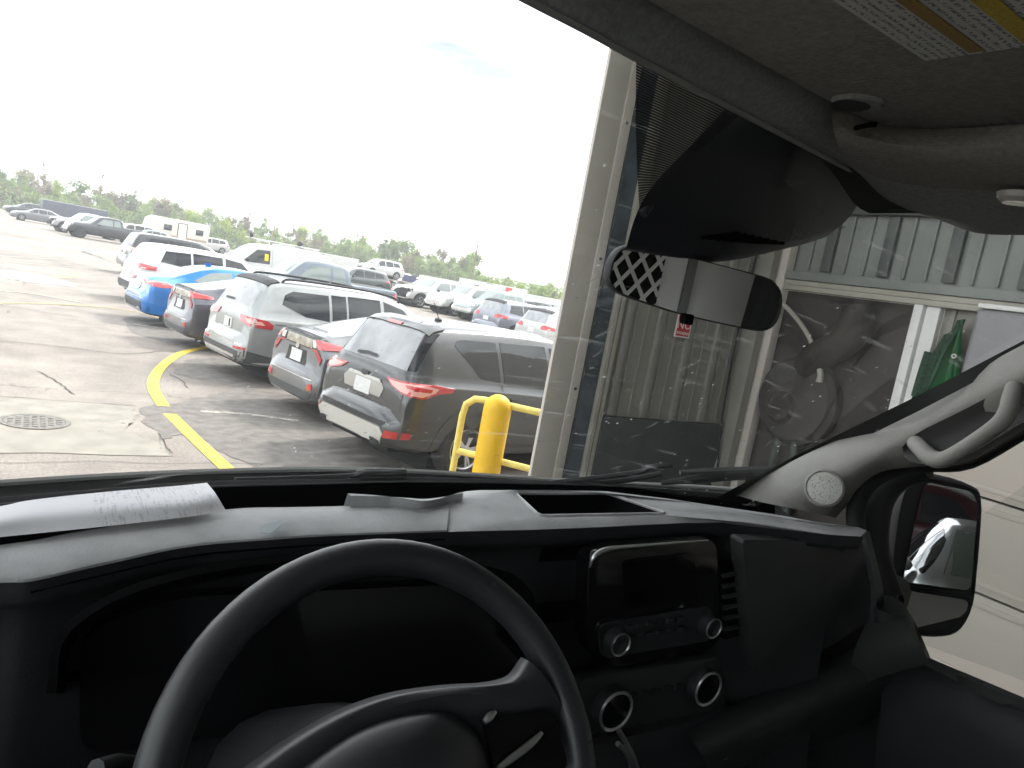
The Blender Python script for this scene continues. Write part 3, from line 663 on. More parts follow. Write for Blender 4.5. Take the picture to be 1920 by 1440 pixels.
class Car:
    def __init__(s, kind, name, label, cat, paintm, pos, heading, sx=1, sy=1, sz=1, detail=True, group=None, step=.06, rim=None, z0=0):
        s.t = empty(name, label, cat, (pos[0], pos[1], z0), heading, group); s.detail = detail
        bm, s.bvh, s.K, s.sc = body_mesh(kind, sx, sy, sz, step); s.L = s.K['L']; s.kind = kind
        s.body = bm_obj('body', bm, paintm, s.t, 38, fix=False); s.paint = paintm
        sx, sy, sz = s.sc; K = s.K; wr = K['wr']*sz
        # dark underbody with wheel wells
        bm = bmesh.new(); add_box(bm, (0, 0, .42*sz+.1*(kind == 'pickup')), (s.L*sx*.93, 1.15*sy*K['W']/.92, .34*sz)); bm_obj('underbody', bm, M_UNDER, s.t)
        bm = bmesh.new()
        for ax in K['axles']: add_box(bm, ((ax-s.L/2)*sx, 0, wr), (.62*sz, 1.30*sy, wr*1.9))
        bm_obj('wheel_well', bm, M_UNDER, s.t)
        for ax in K['axles']:
            for sd_ in (-1, 1):
                wheel(s.t, ((ax-s.L/2)*sx, sd_*(K['W']*sy-.10), wr), wr, sd_, rim or M_ALLOY, detail)
    def P(s, p):   # (s from rear, y left, z) in metres of the unscaled kind -> local
        return Vector(((p[0]-s.L/2)*s.sc[0], p[1]*s.sc[1], p[2]*s.sc[2]))
    def decal(s, name, pts, axis, m, off=.004, parent=None, cell=.09, skirt=.012, sm=40):
        a = Vector(axis).normalized(); e1 = a.cross(Vector((0, 0, 1)))
        if e1.length < .05: e1 = Vector((0, 1, 0))
        e1.normalize(); e2 = e1.cross(a).normalized()
        P3 = [s.P(p) for p in pts]; bm = bmesh.new()
        f = bm.faces.new([bm.verts.new((p.dot(e1), p.dot(e2), 0)) for p in P3])
        us = [p.dot(e1) for p in P3]; vs = [p.dot(e2) for p in P3]
        bmesh.ops.triangulate(bm, faces=[f])
        for lo, hi, nrm in ((min(us), max(us), (1, 0, 0)), (min(vs), max(vs), (0, 1, 0))):
            k_ = int((hi-lo)/cell)
            for i in range(1, k_+1):
                c = lo+(hi-lo)*i/(k_+1)
                bmesh.ops.bisect_plane(bm, geom=bm.verts[:]+bm.edges[:]+bm.faces[:], plane_co=(nrm[0]*c, nrm[1]*c, 0), plane_no=nrm, dist=1e-5)
        bmesh.ops.triangulate(bm, faces=bm.faces[:])
        for v in bm.verts:
            p = e1*v.co.x+e2*v.co.y
            h = s.bvh.ray_cast(p-a*6, a)
            if h[0] is None or abs((h[0]-P3[0]).dot(a)) > 1.6:
                h = s.bvh.find_nearest(p + a*(sum((q.dot(a) for q in P3))/len(P3)))
            v.co = h[0]+h[1]*off if h[1].dot(a) < .2 else h[0]-a*off
        bm.normal_update()
        for f in bm.faces:
            if f.normal.dot(a) > 0: f.normal_flip()
        if skirt:
            be = [e for e in bm.edges if e.is_boundary]; r_ = bmesh.ops.extrude_edge_only(bm, edges=be)
            vv = [v for v in r_['geom'] if isinstance(v, bmesh.types.BMVert)]; bmesh.ops.translate(bm, verts=vv, vec=a*skirt)
        o = bm_obj(name, bm, m, parent or s.t, sm, fix=False); return o
    def line(s, name, pts, wd, axis, m, off=.003, parent=None):
        """thin strip along the surface"""
        a = Vector(axis).normalized(); P3 = [Vector(p) for p in pts]; lo, hi = [], []
        for i, p in enumerate(P3):
            t = (P3[min(i+1, len(P3)-1)]-P3[max(i-1, 0)]).normalized(); n_ = t.cross(a).normalized()*wd/2
            lo.append(p+n_); hi.append(p-n_)
        return s.decal(name, lo+hi[::-1], axis, m, off, parent, .12, 0)
WHEELS = {}
def wheel(parent, pos, r, side, rim, detail):
    key = (round(r, 3), rim.name, detail, side)
    if key not in WHEELS:
        w_ = .105
        prof = [(r*.66, -w_), (r*.9, -w_*1.04), (r*.975, -w_*.85), (r, -w_*.5), (r, w_*.5), (r*.975, w_*.85), (r*.9, w_*1.04), (r*.66, w_)]
        o = lathe('tmp', prof, M_TYRE, None, 32 if detail else 18, axis='Y')
        bm = bmesh.new(); sg = side
        def ring(r0, r1, y0, y1, n=28):
            A = [bm.verts.new((r0*math.cos(k*2*math.pi/n), y0*sg, r0*math.sin(k*2*math.pi/n))) for k in range(n)]
            B = [bm.verts.new((r1*math.cos(k*2*math.pi/n), y1*sg, r1*math.sin(k*2*math.pi/n))) for k in range(n)]
            for k in range(n): bm.faces.new((A[k], A[(k+1) % n], B[(k+1) % n], B[k]))
        nn = 28 if detail else 16
        ring(r*.67, r*.63, .098, .104, nn); ring(r*.63, r*.60, .104, .09, nn); ring(r*.60, r*.58, .09, -.03, nn)
        ring(.001, r*.13, .098, .095, nn); ring(r*.13, r*.15, .095, .06, nn)
        ns_ = 5
        for k in range(ns_):
            for dlt in (-.12, .12):
                a0 = k*2*math.pi/ns_+dlt; ca, sa = math.cos(a0), math.sin(a0)
                add_box(bm, (ca*r*.36, .082*sg, sa*r*.36), (r*.54, .025, r*.075), Matrix.Rotation(-a0, 4, 'Y'))
        bmesh.ops.recalc_face_normals(bm, faces=bm.faces); rm = bpy.data.meshes.new('rim'); bm.to_mesh(rm); bm.free(); rm.materials.append(rim); rm.shade_smooth(); rm.set_sharp_from_angle(angle=R(35))
        bm = bmesh.new(); bmesh.ops.create_circle(bm, cap_ends=True, radius=r*.6, segments=nn, matrix=Matrix.Translation((0, .0*sg, 0)) @ Matrix.Rotation(R(90), 4, 'X'))
        dm = bpy.data.meshes.new('brake_disc'); bm.to_mesh(dm); bm.free(); dm.materials.append(M_BLK)
        WHEELS[key] = (o.data, rm, dm); bpy.data.objects.remove(o)
    tm, rm, dm = WHEELS[key]
    o = link(bpy.data.objects.new('wheel', tm), parent); o.location = pos
    link(bpy.data.objects.new('rim', rm), o); link(bpy.data.objects.new('brake_disc', dm), o)
def mirror_y(pts, sd): return [(p[0], p[1]*sd, p[2]) for p in pts]
def plate(c, s_, z, parent=None):
    return c.decal('licence_plate', [(s_, -.155, z-.08), (s_, .155, z-.08), (s_, .155, z+.08), (s_, -.155, z+.08)], (1, 0, 0), M_PLATE, .012)
def side_windows(c, polys, m=None, sides=(-1, 1)):
    for sd_ in sides:
        for p in polys: c.decal('side_window', [(a, sd_*.9, b) for (a, b) in p], (0, -sd_, 0), m or M_GLASS, .004)
def seams(c, lines, sides=(-1, 1)):
    for sd_ in sides:
        for p in lines: c.line('panel_gap', [(a, sd_*.9, b) for (a, b) in p], .010, (0, -sd_, 0), M_SEAL, .0025)
def handles(c, spots, m, sides=(-1, 1)):
    for sd_ in sides:
        for (a, b) in spots:
            c.decal('door_handle', [(a, sd_*.9, b-.018), (a+.2, sd_*.9, b-.014), (a+.2, sd_*.9, b+.014), (a, sd_*.9, b+.018)], (0, -sd_, 0), m, .03, skirt=.03)
def wing_mirrors(c, s_, y, z, m, sides=(-1, 1)):
    for sd_ in sides:
        p = c.P((s_, sd_*y, z)); bm = bmesh.new(); bmesh.ops.create_icosphere(bm, subdivisions=2, radius=.1); bmesh.ops.scale(bm, vec=(.8, 1.15, .75), verts=bm.verts)
        bmesh.ops.translate(bm, vec=p+Vector((0, sd_*.09, 0)), verts=bm.verts); bm_obj('wing_mirror', bm, m, c.t, 60)
def cladding(c, m, h=.36, sides=(-1, 1)):
    K = c.K; a0, a1 = K['axles']; rr = K['wr']*1.2
    for sd_ in sides:
        c.decal('sill_cladding', [(a0+rr, sd_*.9, .26), (a1-rr, sd_*.9, .26), (a1-rr, sd_*.9, h), (a0+rr, sd_*.9, h)], (0, -sd_, 0), m, .006)
def arches(c, m, wd=.06, sides=(-1, 1)):
    K = c.K
    for sd_ in sides:
        for ax in K['axles']:
            r0 = K['wr']*1.18
            pts = [(ax+(r0+wd)*math.cos(a), sd_*.9, K['wr']+(r0+wd)*math.sin(a)) for a in np.linspace(R(-2), R(182), 15)]
            pts += [(ax+r0*math.cos(a), sd_*.9, K['wr']+r0*math.sin(a)) for a in np.linspace(R(182), R(-2), 15)]
            c.decal('arch_trim', pts, (0, -sd_, 0), m, .008, cell=.12)
def front_end(c, z_h, z_g, m_g=None, y_in=.45, grille=True):
    L_ = c.L
    for sd_ in (-1, 1):
        c.decal('headlight', [(L_-.05, sd_*y_in, z_h-.07), (L_-.3, sd_*.86, z_h-.05), (L_-.35, sd_*.87, z_h+.06), (L_-.05, sd_*y_in, z_h+.05)], (-1, -sd_*.55, 0), M_LCLR, .008)
    if grille:
        c.decal('grille', [(L_, -.44, z_g-.12), (L_, .44, z_g-.12), (L_, .46, z_g+.1), (L_, -.46, z_g+.1)], (-1, 0, 0), m_g or M_BLK, .008)
        c.line('grille_bar', [(L_, -.43, z_g), (L_, .43, z_g)], .03, (-1, 0, 0), M_CHR, .014)
    c.decal('lower_intake', [(L_, -.5, .40), (L_, .5, .40), (L_, .5, .50), (L_, -.5, .50)], (-1, 0, 0), M_BLK, .006)
def windscreen(c, s0, z0, w0, s1, z1, w1, m=None, nm='windscreen', axis=(-1, 0, -.9)):
    c.decal(nm, [(s0, -w0, z0), (s0, w0, z0), (s1, w1, z1), (s1, -w1, z1)], axis, m or M_GLASSL, .004)

def finish_suv(c, glass_rear=None, roof_rails=False):
    side_windows(c, [[(.74, 1.47), (1.06, 1.15), (1.36, 1.12), (1.36, 1.545), (.86, 1.54), (.78, 1.52)], [(1.42, 1.11), (2.2, 1.07), (2.2, 1.56), (1.42, 1.55)], [(2.28, 1.06), (3.2, 1.03), (3.24, 1.08), (2.74, 1.50), (2.28, 1.55)]])
    windscreen(c, 3.5, 1.12, .72, 2.88, 1.52, .58)
    seams(c, [[(1.38, 1.1), (1.40, .75), (1.32, .55)], [(2.24, 1.06), (2.24, .6), (2.22, .38)], [(3.22, 1.0), (3.22, .6), (3.1, .38)], [(1.40, .40), (2.2, .38), (3.1, .38)]])
    handles(c, [(1.5, .93), (2.36, .90)], c.paint); wing_mirrors(c, 3.08, .86, 1.08, c.paint); cladding(c, M_CLAD)
    front_end(c, .86, .74)
    if roof_rails:
        for sd_ in (-1, 1):
            pts = []
            for s_ in (.7, .8, 1.4, 2.1, 2.6, 2.7):
                h = c.bvh.ray_cast(c.P((s_, sd_*.56, 3)), Vector((0, 0, -1)))[0]; pts.append(h+Vector((0, 0, .045 if .75 < s_ < 2.65 else 0)))
            tube('roof_rail', pts, .018, M_BLK, c.t, 8, 3)
def generic(kind, name, label, cat, pm, pos, hd, sx=1, sy=1, sz=1, group=None, rear=None, front=True, z0=0, rim=None, lampm=None):
    """a car seen from afar: body, glass, lamps, plate, wheels"""
    c = Car(kind, name, label, cat, pm, pos, hd, sx, sy, sz, False, group, .12, rim, z0)
    if kind in ('suv', 'cuv', 'tiguan'):
        side_windows(c, [[(.6, 1.20), (1.36, 1.13), (1.36, 1.53), (.74, 1.50)], [(1.42, 1.11), (2.2, 1.07), (2.2, 1.55), (1.42, 1.55)], [(2.28, 1.06), (3.2, 1.03), (2.74, 1.50), (2.28, 1.55)]])
        windscreen(c, 3.5, 1.12, .72, 2.88, 1.52, .58); windscreen(c, .17, 1.17, .62, .41, 1.55, .52, M_GLASSR, 'rear_window', (1, 0, -.5)); front_end(c, .86, .72)
        for sd_ in (-1, 1): c.decal('tail_lamp', [(.1, sd_*.48, .93), (.5, sd_*.9, .95), (.5, sd_*.9, 1.05), (.15, sd_*.6, 1.10), (.1, sd_*.5, 1.05)], (1, -sd_*.7, 0), lampm or M_LRED, .008)
        plate(c, 0, .85); cladding(c, M_CLAD)
    elif kind in ('sedan', 'prius'):
        side_windows(c, [[(.95, 1.06), (1.75, 1.02), (1.75, 1.36), (1.35, 1.32)], [(1.82, 1.02), (2.5, 1.0), (2.5, 1.36), (1.82, 1.37)], [(2.57, 1.0), (3.35, .98), (2.85, 1.28), (2.57, 1.35)]])
        windscreen(c, 3.5, 1.06, .62, 2.72, 1.40, .5); windscreen(c, .6, 1.14, .56, 1.4, 1.40, .48, M_GLASSR, 'rear_window', (1, 0, -2.2)); front_end(c, .74, .62)
        for sd_ in (-1, 1): c.decal('tail_lamp', [(.1, sd_*.42, .84), (.5, sd_*.9, .82), (.5, sd_*.9, .92), (.1, sd_*.45, .98)], (1, -sd_*.7, 0), lampm or M_LRED, .008)
        plate(c, 0, .78)
    wing_mirrors(c, 3.08, .86, 1.0 if kind == 'sedan' else 1.08, pm); return c

def finish_pickup(c, front=True, light=False):
    side_windows(c, [[(2.12, 1.30), (2.62, 1.28), (2.62, 1.74), (2.2, 1.74)], [(2.72, 1.27), (3.78, 1.24), (3.8, 1.3), (3.42, 1.70), (2.72, 1.74)]], M_GLASSL if light else M_GLASS)
    windscreen(c, 4.18, 1.36, .74, 3.56, 1.80, .64); windscreen(c, 1.97, 1.45, .56, 2.0, 1.76, .56, M_GLASS, 'rear_window', (1, 0, 0))
    seams(c, [[(2.08, 1.3), (2.08, .62)], [(2.67, 1.3), (2.67, .6)], [(3.82, 1.2), (3.82, .62)], [(1.93, 1.3), (1.93, .6)]])
    c.decal('cargo_bed', [(.16, -.84, 1.3), (1.84, -.84, 1.3), (1.84, .84, 1.3), (.16, .84, 1.3)], (0, 0, -1), M_BLK, .004)
    handles(c, [(2.14, 1.05), (2.78, 1.05)], M_BLK); wing_mirrors(c, 3.72, .98, 1.22, M_BLK)
    for sd_ in (-1, 1):
        c.decal('tail_lamp', [(.06, sd_*.8, .84), (.2, sd_*1.0, .84), (.2, sd_*1.0, 1.22), (.06, sd_*.84, 1.22)], (1, -sd_, 0), M_LRED, .008)
    if front:
        L_ = c.L
        for sd_ in (-1, 1):
            c.decal('headlight', [(L_-.1, sd_*.62, .88), (L_-.3, sd_*.98, .90), (L_-.3, sd_*.98, 1.10), (L_-.1, sd_*.62, 1.08)], (-1, -sd_*.4, 0), M_LCLR, .008)
        c.decal('grille', [(L_, -.58, .86), (L_, .58, .86), (L_, .58, 1.10), (L_, -.58, 1.10)], (-1, 0, 0), M_CHR, .01)
        for z_ in (.91, .98, 1.05): c.line('grille_slot', [(L_, -.55, z_), (L_, .55, z_)], .03, (-1, 0, 0), M_BLK, .016)
        c.decal('bumper', [(L_, -.84, .52), (L_, .84, .52), (L_, .84, .70), (L_, -.84, .70)], (-1, 0, 0), M_CHR, .012)
    arches(c, M_BLK, .05)
def rear_at(x, y, hd, L_): return (x+math.cos(hd)*L_/2, y+math.sin(hd)*L_/2)
HD = R(10)
def far(px, py, D_):
    """ground spot at distance D_ in the direction of a photo pixel"""
    v = ray(px, py); k = D_/math.hypot(v.x, v.y); return (v.x*k, v.y*k)
# ---- dark grey SUV beside the bollard
P_GREY = paint('dark_grey_metallic_paint', (.05, .052, .055), .5, .35)
c = Car('suv', 'parked_suv', 'dark grey SUV with pale red tail lamps and silver bumper trim behind the yellow bollard', 'SUV', P_GREY, rear_at(3.12, 7.66, R(11), 4.52), R(11), step=.045)
windscreen(c, .155, 1.165, .64, .42, 1.575, .55, M_GLASSR, 'rear_window', (1, 0, -.5))
finish_suv(c)
rw = (1, 0, -.5)
c.decal('rear_spoiler', [(.40, -.60, 1.585), (.40, .60, 1.585), (.62, .57, 1.66), (.62, -.57, 1.66)], (.5, 0, -1), P_GREY, .022)
c.decal('brake_light', [(.39, -.13, 1.578), (.39, .13, 1.578), (.41, .13, 1.605), (.41, -.13, 1.605)], rw, M_LRED, .028)
for sd_ in (-1, 1):
    c.decal('window_pillar_trim', [(.16, sd_*.655, 1.165), (.22, sd_*.74, 1.17), (.52, sd_*.63, 1.58), (.44, sd_*.555, 1.575)], (1, -sd_*.5, -.3), M_GLOSS, .006)
    q = [(.12, .40, 1.04), (.40, .86, 1.05), (.64, .92, 1.03), (.60, .92, .985), (.44, .90, .965), (.30, .86, .90), (.18, .66, .92), (.13, .50, .97)]
    lp = c.decal('tail_lamp', mirror_y(q, sd_), (1, -sd_*.9, 0), M_LRED, .012)
    q = [(.13, .45, 1.022), (.36, .80, 1.03), (.46, .88, 1.02), (.42, .88, .975), (.30, .84, .92), (.18, .64, .94), (.14, .52, .98)]
    lq = c.decal('lamp_lens', mirror_y(q, sd_), (1, -sd_*.9, 0), M_LPINK, .017, lp)
    q = [(.22, .66, 1.01), (.40, .86, 1.01), (.38, .86, .975), (.24, .68, .98)]
    c.decal('lamp_insert', mirror_y(q, sd_), (1, -sd_*.9, 0), M_LRED, .021, lp)
    c.decal('bumper_reflector', mirror_y([(.06, .60, .44), (.22, .84, .46), (.22, .84, .53), (.06, .62, .52)], sd_), (1, -sd_*.9, 0), M_LRED, .010)
    c.decal('exhaust_tip', mirror_y([(.0, .46, .345), (.0, .60, .345), (.0, .60, .40), (.0, .46, .40)], sd_), (1, 0, 0), M_BLK, .03)
c.decal('skid_trim', [(0, -.60, .36), (0, .60, .36), (.05, .66, .47), (0, .58, .53), (0, -.58, .53), (.05, -.66, .47)], (1, 0, 0), M_SKID, .014)
c.decal('bumper_insert', [(0, -.62, .545), (0, .62, .545), (0, .64, .60), (0, -.64, .60)], (1, 0, 0), M_BLK, .006)
c.decal('plate_panel', [(.1, -.36, .80), (.1, .36, .80), (.1, .40, .90), (.1, .34, .955), (.1, -.34, .955), (.1, -.40, .90)], (1, 0, 0), mat('silver_tailgate_trim', (.38, .37, .35), .35, .4), .008)
plate(c, .1, .86)
c.decal('chrome_bar', [(.1, -.33, .955), (.1, .33, .955), (.1, .30, .985), (.1, -.30, .985)], (1, 0, 0), M_SKID, .02)
c.decal('oval_emblem', [(.1, .07*math.cos(a), 1.0+.028*math.sin(a)) for a in np.linspace(0, 2*math.pi, 17)[:-1]], (1, 0, 0), M_DALLOY, .022)
c.decal('tailgate_handle', [(.1, -.07, .765), (.1, .07, .765), (.1, .05, .79), (.1, -.05, .79)], (1, 0, 0), M_BLK, .008)
c.line('rear_wiper', [(.17, .30, 1.19), (.19, .12, 1.21), (.2, -.08, 1.20)], .035, rw, M_BLK, .022)
for sd_ in (-1, 1):
    c.line('panel_gap', mirror_y([(.14, .70, 1.10), (.12, .73, .90), (.1, .74, .76)], sd_), .010, (1, -sd_*.6, 0), M_SEAL, .003)
arches(c, M_CLAD, .05)
c.decal('fuel_cap_badge', [(.95, -.92, .80), (.98, -.92, .80), (.98, -.92, .83), (.95, -.92, .83)], (0, 1, 0), M_BLK, .004)
h = c.bvh.ray_cast(c.P((1.0, 0, 3)), Vector((0, 0, -1)))[0]
lathe('antenna_base', [(.05, -.01), (.045, .02), (.015, .035), (.0, .036)], M_BLK, c.t, 14, h); tube('antenna', [h+Vector((0, 0, .03)), h+Vector((-.10, 0, .20))], .005, M_BLK, c.t, 6)

# ---- grey fastback hybrids with arrow lamps
def hybrid(name, label, pm, rx, ry, hd, step=.05):
    c = Car('prius', name, label, 'car', pm, rear_at(rx, ry, hd, 4.57), hd, step=step)
    side_windows(c, [[(.75, 1.05), (1.6, 1.02), (1.6, 1.36), (1.2, 1.30)], [(1.68, 1.02), (2.4, 1.0), (2.4, 1.38), (1.68, 1.37)], [(2.47, 1.0), (3.3, .96), (2.8, 1.30), (2.47, 1.38)]])
    windscreen(c, 3.42, 1.06, .60, 2.62, 1.41, .48)
    windscreen(c, .25, 1.165, .52, 1.45, 1.415, .46, M_GLASSR, 'rear_window', (1, 0, -3))
    c.decal('tail_glass', [(.08, -.56, .94), (.08, .56, .94), (.08, .56, 1.095), (.08, -.56, 1.095)], (1, 0, 0), M_GLASS, .004)
    c.decal('tail_glass_reflector', [(.08, -.40, .955), (.08, .36, .955), (.08, .34, 1.07), (.08, -.40, 1.07)], (1, 0, 0), mat('amber_clear_panel', (.33, .30, .24), .2, coat=.6, noise=(9, .4)), .008)
    for sd_ in (-1, 1):
        c.decal('tail_lamp', mirror_y([(.08, .44, 1.09), (.08, .58, 1.08), (.30, .78, 1.03), (.34, .79, .99), (.10, .66, .97), (.08, .56, .97)], sd_), (1, -sd_*.8, 0), M_LRED, .012)
        c.decal('lamp_lens', mirror_y([(.08, .34, .955), (.08, .56, .955), (.10, .68, .86), (.10, .66, .78), (.08, .60, .84), (.08, .52, .92)], sd_), (1, -sd_*.5, 0), M_LRED, .012)
        c.decal('clear_lens', mirror_y([(.08, .40, 1.07), (.08, .50, 1.06), (.08, .52, .975), (.08, .42, .975)], sd_), (1, -sd_*.3, 0), M_LCLR, .010)
        c.decal('bumper_reflector', mirror_y([(.02, .52, .42), (.06, .64, .44), (.06, .62, .52), (.02, .54, .50)], sd_), (1, -sd_*.5, 0), M_LRED, .008)
    c.decal('plate_recess', [(.07, -.30, .70), (.07, .30, .70), (.07, .26, .90), (.07, -.26, .90)], (1, 0, 0), M_BLK, .003)
    plate(c, .07, .80); c.decal('round_emblem', [(.07, .055*math.cos(a), .925+.035*math.sin(a)) for a in np.linspace(0, 2*math.pi, 15)[:-1]], (1, 0, 0), M_CHR, .014)
    c.line('bumper_crease', [(0, -.6, .56), (0, .6, .56)], .012, (1, 0, 0), M_LCLR, .005)
    c.decal('lower_bumper', [(0, -.6, .30), (0, .6, .30), (.02, .66, .40), (.02, -.66, .40)], (1, 0, 0), M_CLAD, .006)
    c.decal('tail_edge', [(.085, -.60, 1.105), (.085, .60, 1.105), (.12, .60, 1.14), (.12, -.60, 1.14)], (1, 0, -.8), M_BLK, .008)
    c.line('rear_wiper', [(.3, .1, 1.18), (.32, -.3, 1.19)], .03, (1, 0, -3), M_BLK, .015)
    seams(c, [[(1.62, 1.0), (1.62, .6), (1.5, .35)], [(2.44, 1.0), (2.44, .35)], [(3.2, .95), (3.2, .35)]]); handles(c, [(1.72, .88), (2.5, .86)], pm); wing_mirrors(c, 3.0, .82, 1.0, pm); front_end(c, .70, .55)
    return c
P_HYB = paint('grey_metallic_paint', (.115, .12, .128), .5, .3)
P_HYB2 = paint('slate_grey_metallic_paint', (.085, .085, .10), .5, .3)
hybrid('parked_car', 'grey fastback car with arrow tail lamps between the dark grey SUV and the silver SUV', P_HYB, 3.10, 9.95, R(9))
hybrid('parked_car', 'slate grey fastback car between the blue sedan and the silver SUV', P_HYB2, 2.45, 15.3, R(8), .06)

# ---- silver SUV with roof rails
P_SIL = paint('silver_white_paint', (.28, .29, .287), .3, .3)
c = Car('tiguan', 'parked_suv', 'silver SUV with black roof rails and slanted red tail lamps', 'SUV', P_SIL, rear_at(2.72, 12.5, R(9), 4.70), R(9), step=.05)
side_windows(c, [[(.58, 1.30), (.98, 1.15), (1.40, 1.12), (1.40, 1.53), (.78, 1.52), (.64, 1.45)], [(1.45, 1.12), (1.72, 1.10), (1.72, 1.55), (1.45, 1.545)], [(1.76, 1.10), (2.40, 1.07), (2.40, 1.57), (1.76, 1.56)], [(2.47, 1.07), (3.35, 1.04), (2.9, 1.46), (2.47, 1.56)]])
windscreen(c, 3.62, 1.13, .70, 2.98, 1.53, .58); windscreen(c, .15, 1.19, .66, .37, 1.585, .57, M_GLASSR, 'rear_window', (1, 0, -.5))
c.decal('rear_spoiler', [(.34, -.63, 1.60), (.34, .63, 1.60), (.55, .60, 1.67), (.55, -.60, 1.67)], (.5, 0, -1), M_BLK, .02)
for sd_ in (-1, 1):
    lp = c.decal('tail_lamp', mirror_y([(.11, .40, 1.05), (.34, .88, 1.03), (.44, .90, .97), (.42, .90, .90), (.14, .74, .91), (.11, .46, .95)], sd_), (1, -sd_*.8, 0), M_LRED, .014)
    c.decal('lamp_lens', mirror_y([(.14, .60, 1.02), (.30, .84, 1.0), (.34, .86, .95), (.18, .66, .95)], sd_), (1, -sd_*.8, 0), M_LPINK, .019, lp)
    c.decal('bumper_reflector', mirror_y([(.03, .5, .52), (.12, .80, .54), (.12, .80, .575), (.03, .5, .56)], sd_), (1, -sd_*.8, 0), M_LRED, .008)
    pts = []
    for s_ in (.62, .75, 1.5, 2.3, 2.75, 2.85):
        h = c.bvh.ray_cast(c.P((s_, sd_*.585, 3)), Vector((0, 0, -1)))[0]; pts.append(h+Vector((0, 0, .05 if .7 < s_ < 2.8 else .0)))
    tube('roof_rail', pts, .020, M_BLK, c.t, 8, 4)
    c.line('body_crease', mirror_y([(.46, .9, .985), (1.5, .9, .965), (3.3, .9, .93)], sd_), .016, (0, -sd_, 0), M_CLAD, .003)
plate(c, .09, .86); c.decal('plate_sticker', [(.09, -.10, .80), (.09, -.06, .80), (.09, -.05, .92), (.09, -.09, .92)], (1, 0, 0), M_SEAL, .018)
c.decal('lower_bumper', [(0, -.72, .33), (0, .72, .33), (.06, .80, .50), (.06, -.80, .50)], (1, 0, 0), M_CLAD, .006)
c.decal('exhaust_trim', [(0, -.6, .38), (0, .6, .38), (0, .62, .42), (0, -.62, .42)], (1, 0, 0), M_CHR, .014)
c.line('bumper_chrome', [(.05, -.76, .60), (0, -.5, .61), (0, .5, .61), (.05, .76, .60)], .02, (1, 0, 0), M_CHR, .006)
c.line('rear_wiper', [(.18, .38, 1.22), (.2, .05, 1.22)], .035, rw, M_BLK, .018)
seams(c, [[(1.42, 1.1), (1.42, .75), (1.34, .55)], [(2.43, 1.06), (2.43, .4)], [(3.3, 1.0), (3.3, .4)]]); handles(c, [(1.6, .98), (2.6, .95)], P_SIL); wing_mirrors(c, 3.2, .86, 1.1, P_SIL); cladding(c, M_CLAD, .42); arches(c, M_CLAD, .05); front_end(c, .88, .76)
c.decal('rear_cladding', [(.05, -.82, .33), (.66, -.9, .30), (.60, -.9, .44), (.05, -.82, .54)], (.6, 1, 0), M_CLAD, .008)

# ---- blue sedan
P_BLUE = paint('bright_blue_paint', (.01, .17, .52), .3, .25)
c = Car('sedan', 'parked_sedan', 'bright blue sedan with slim red tail lamps', 'sedan', P_BLUE, rear_at(2.05, 18.3, R(8), 4.87), R(8), step=.06)
side_windows(c, [[(1.0, 1.10), (1.2, 1.03), (1.85, 1.01), (1.85, 1.375), (1.4, 1.32)], [(1.92, 1.01), (2.62, .99), (2.62, 1.36), (1.92, 1.38)], [(2.7, .99), (3.4, .97), (3.0, 1.24), (2.7, 1.345)]], M_GLASSL)
windscreen(c, 3.55, 1.06, .64, 2.72, 1.40, .5); windscreen(c, .58, 1.15, .56, 1.45, 1.415, .48, M_GLASSR, 'rear_window', (1, 0, -2.4))
for sd_ in (-1, 1):
    lp = c.decal('tail_lamp', mirror_y([(.11, .30, .98), (.34, .84, .97), (.62, .9, .90), (.34, .86, .865), (.12, .50, .89), (.11, .32, .93)], sd_), (1, -sd_*.8, 0), M_LRED, .012)
    c.decal('lamp_lens', mirror_y([(.12, .36, .965), (.28, .74, .955), (.22, .66, .93), (.12, .40, .94)], sd_), (1, -sd_*.7, 0), M_LPINK, .017, lp)
    c.decal('exhaust_tip', mirror_y([(0, .46, .345), (0, .62, .345), (0, .62, .39), (0, .46, .39)], sd_), (1, 0, 0), M_CHR, .03)
plate(c, .1, .80); c.decal('lower_bumper', [(0, -.6, .34), (0, .6, .34), (.02, .64, .50), (.02, -.64, .50)], (1, 0, 0), M_CLAD, .008)
c.line('bumper_crease', [(0, -.62, .58), (0, .62, .58)], .014, (1, 0, 0), M_LCLR, .006)
h = c.bvh.ray_cast(c.P((1.5, 0, 3)), Vector((0, 0, -1)))[0]; bm = bmesh.new(); add_box(bm, h+Vector((0, 0, .03)), (.16, .04, .07)); bmesh.ops.bevel(bm, geom=bm.edges[:], offset=.018, segments=2, affect='EDGES'); bm_obj('shark_fin', bm, P_BLUE, c.t, 40)
seams(c, [[(1.88, 1.0), (1.88, .6), (1.7, .35)], [(2.66, 1.0), (2.66, .35)], [(3.4, .95), (3.4, .35)]]); handles(c, [(1.95, .86), (2.75, .84)], P_BLUE); wing_mirrors(c, 3.2, .86, 1.0, P_BLUE); front_end(c, .72, .58)

# ---- the rest of the near row
P_WHT = paint('white_paint', (.44, .44, .43), .0, .35, .05)
c = generic('suv', 'parked_crossover', 'white crossover parked beyond the blue sedan', 'SUV', P_WHT, rear_at(2.3, 22.8, R(8), 4.7), R(8), 1.04, 1.02, 1.0)
c.decal('lower_bumper', [(0, -.62, .35), (0, .62, .35), (.05, .74, .55), (.05, -.74, .55)], (1, 0, 0), M_CLAD, .008)
P_BLKM = paint('black_metallic_paint', (.03, .031, .036), .4, .3)
c = generic('tiguan', 'parked_suv', 'black SUV with pink-red tail lamp beyond the white crossover', 'SUV', P_BLKM, rear_at(3.2, 33.5, R(8), 4.9), R(8), 1.05, 1.04, 1.03, lampm=M_LPINK)

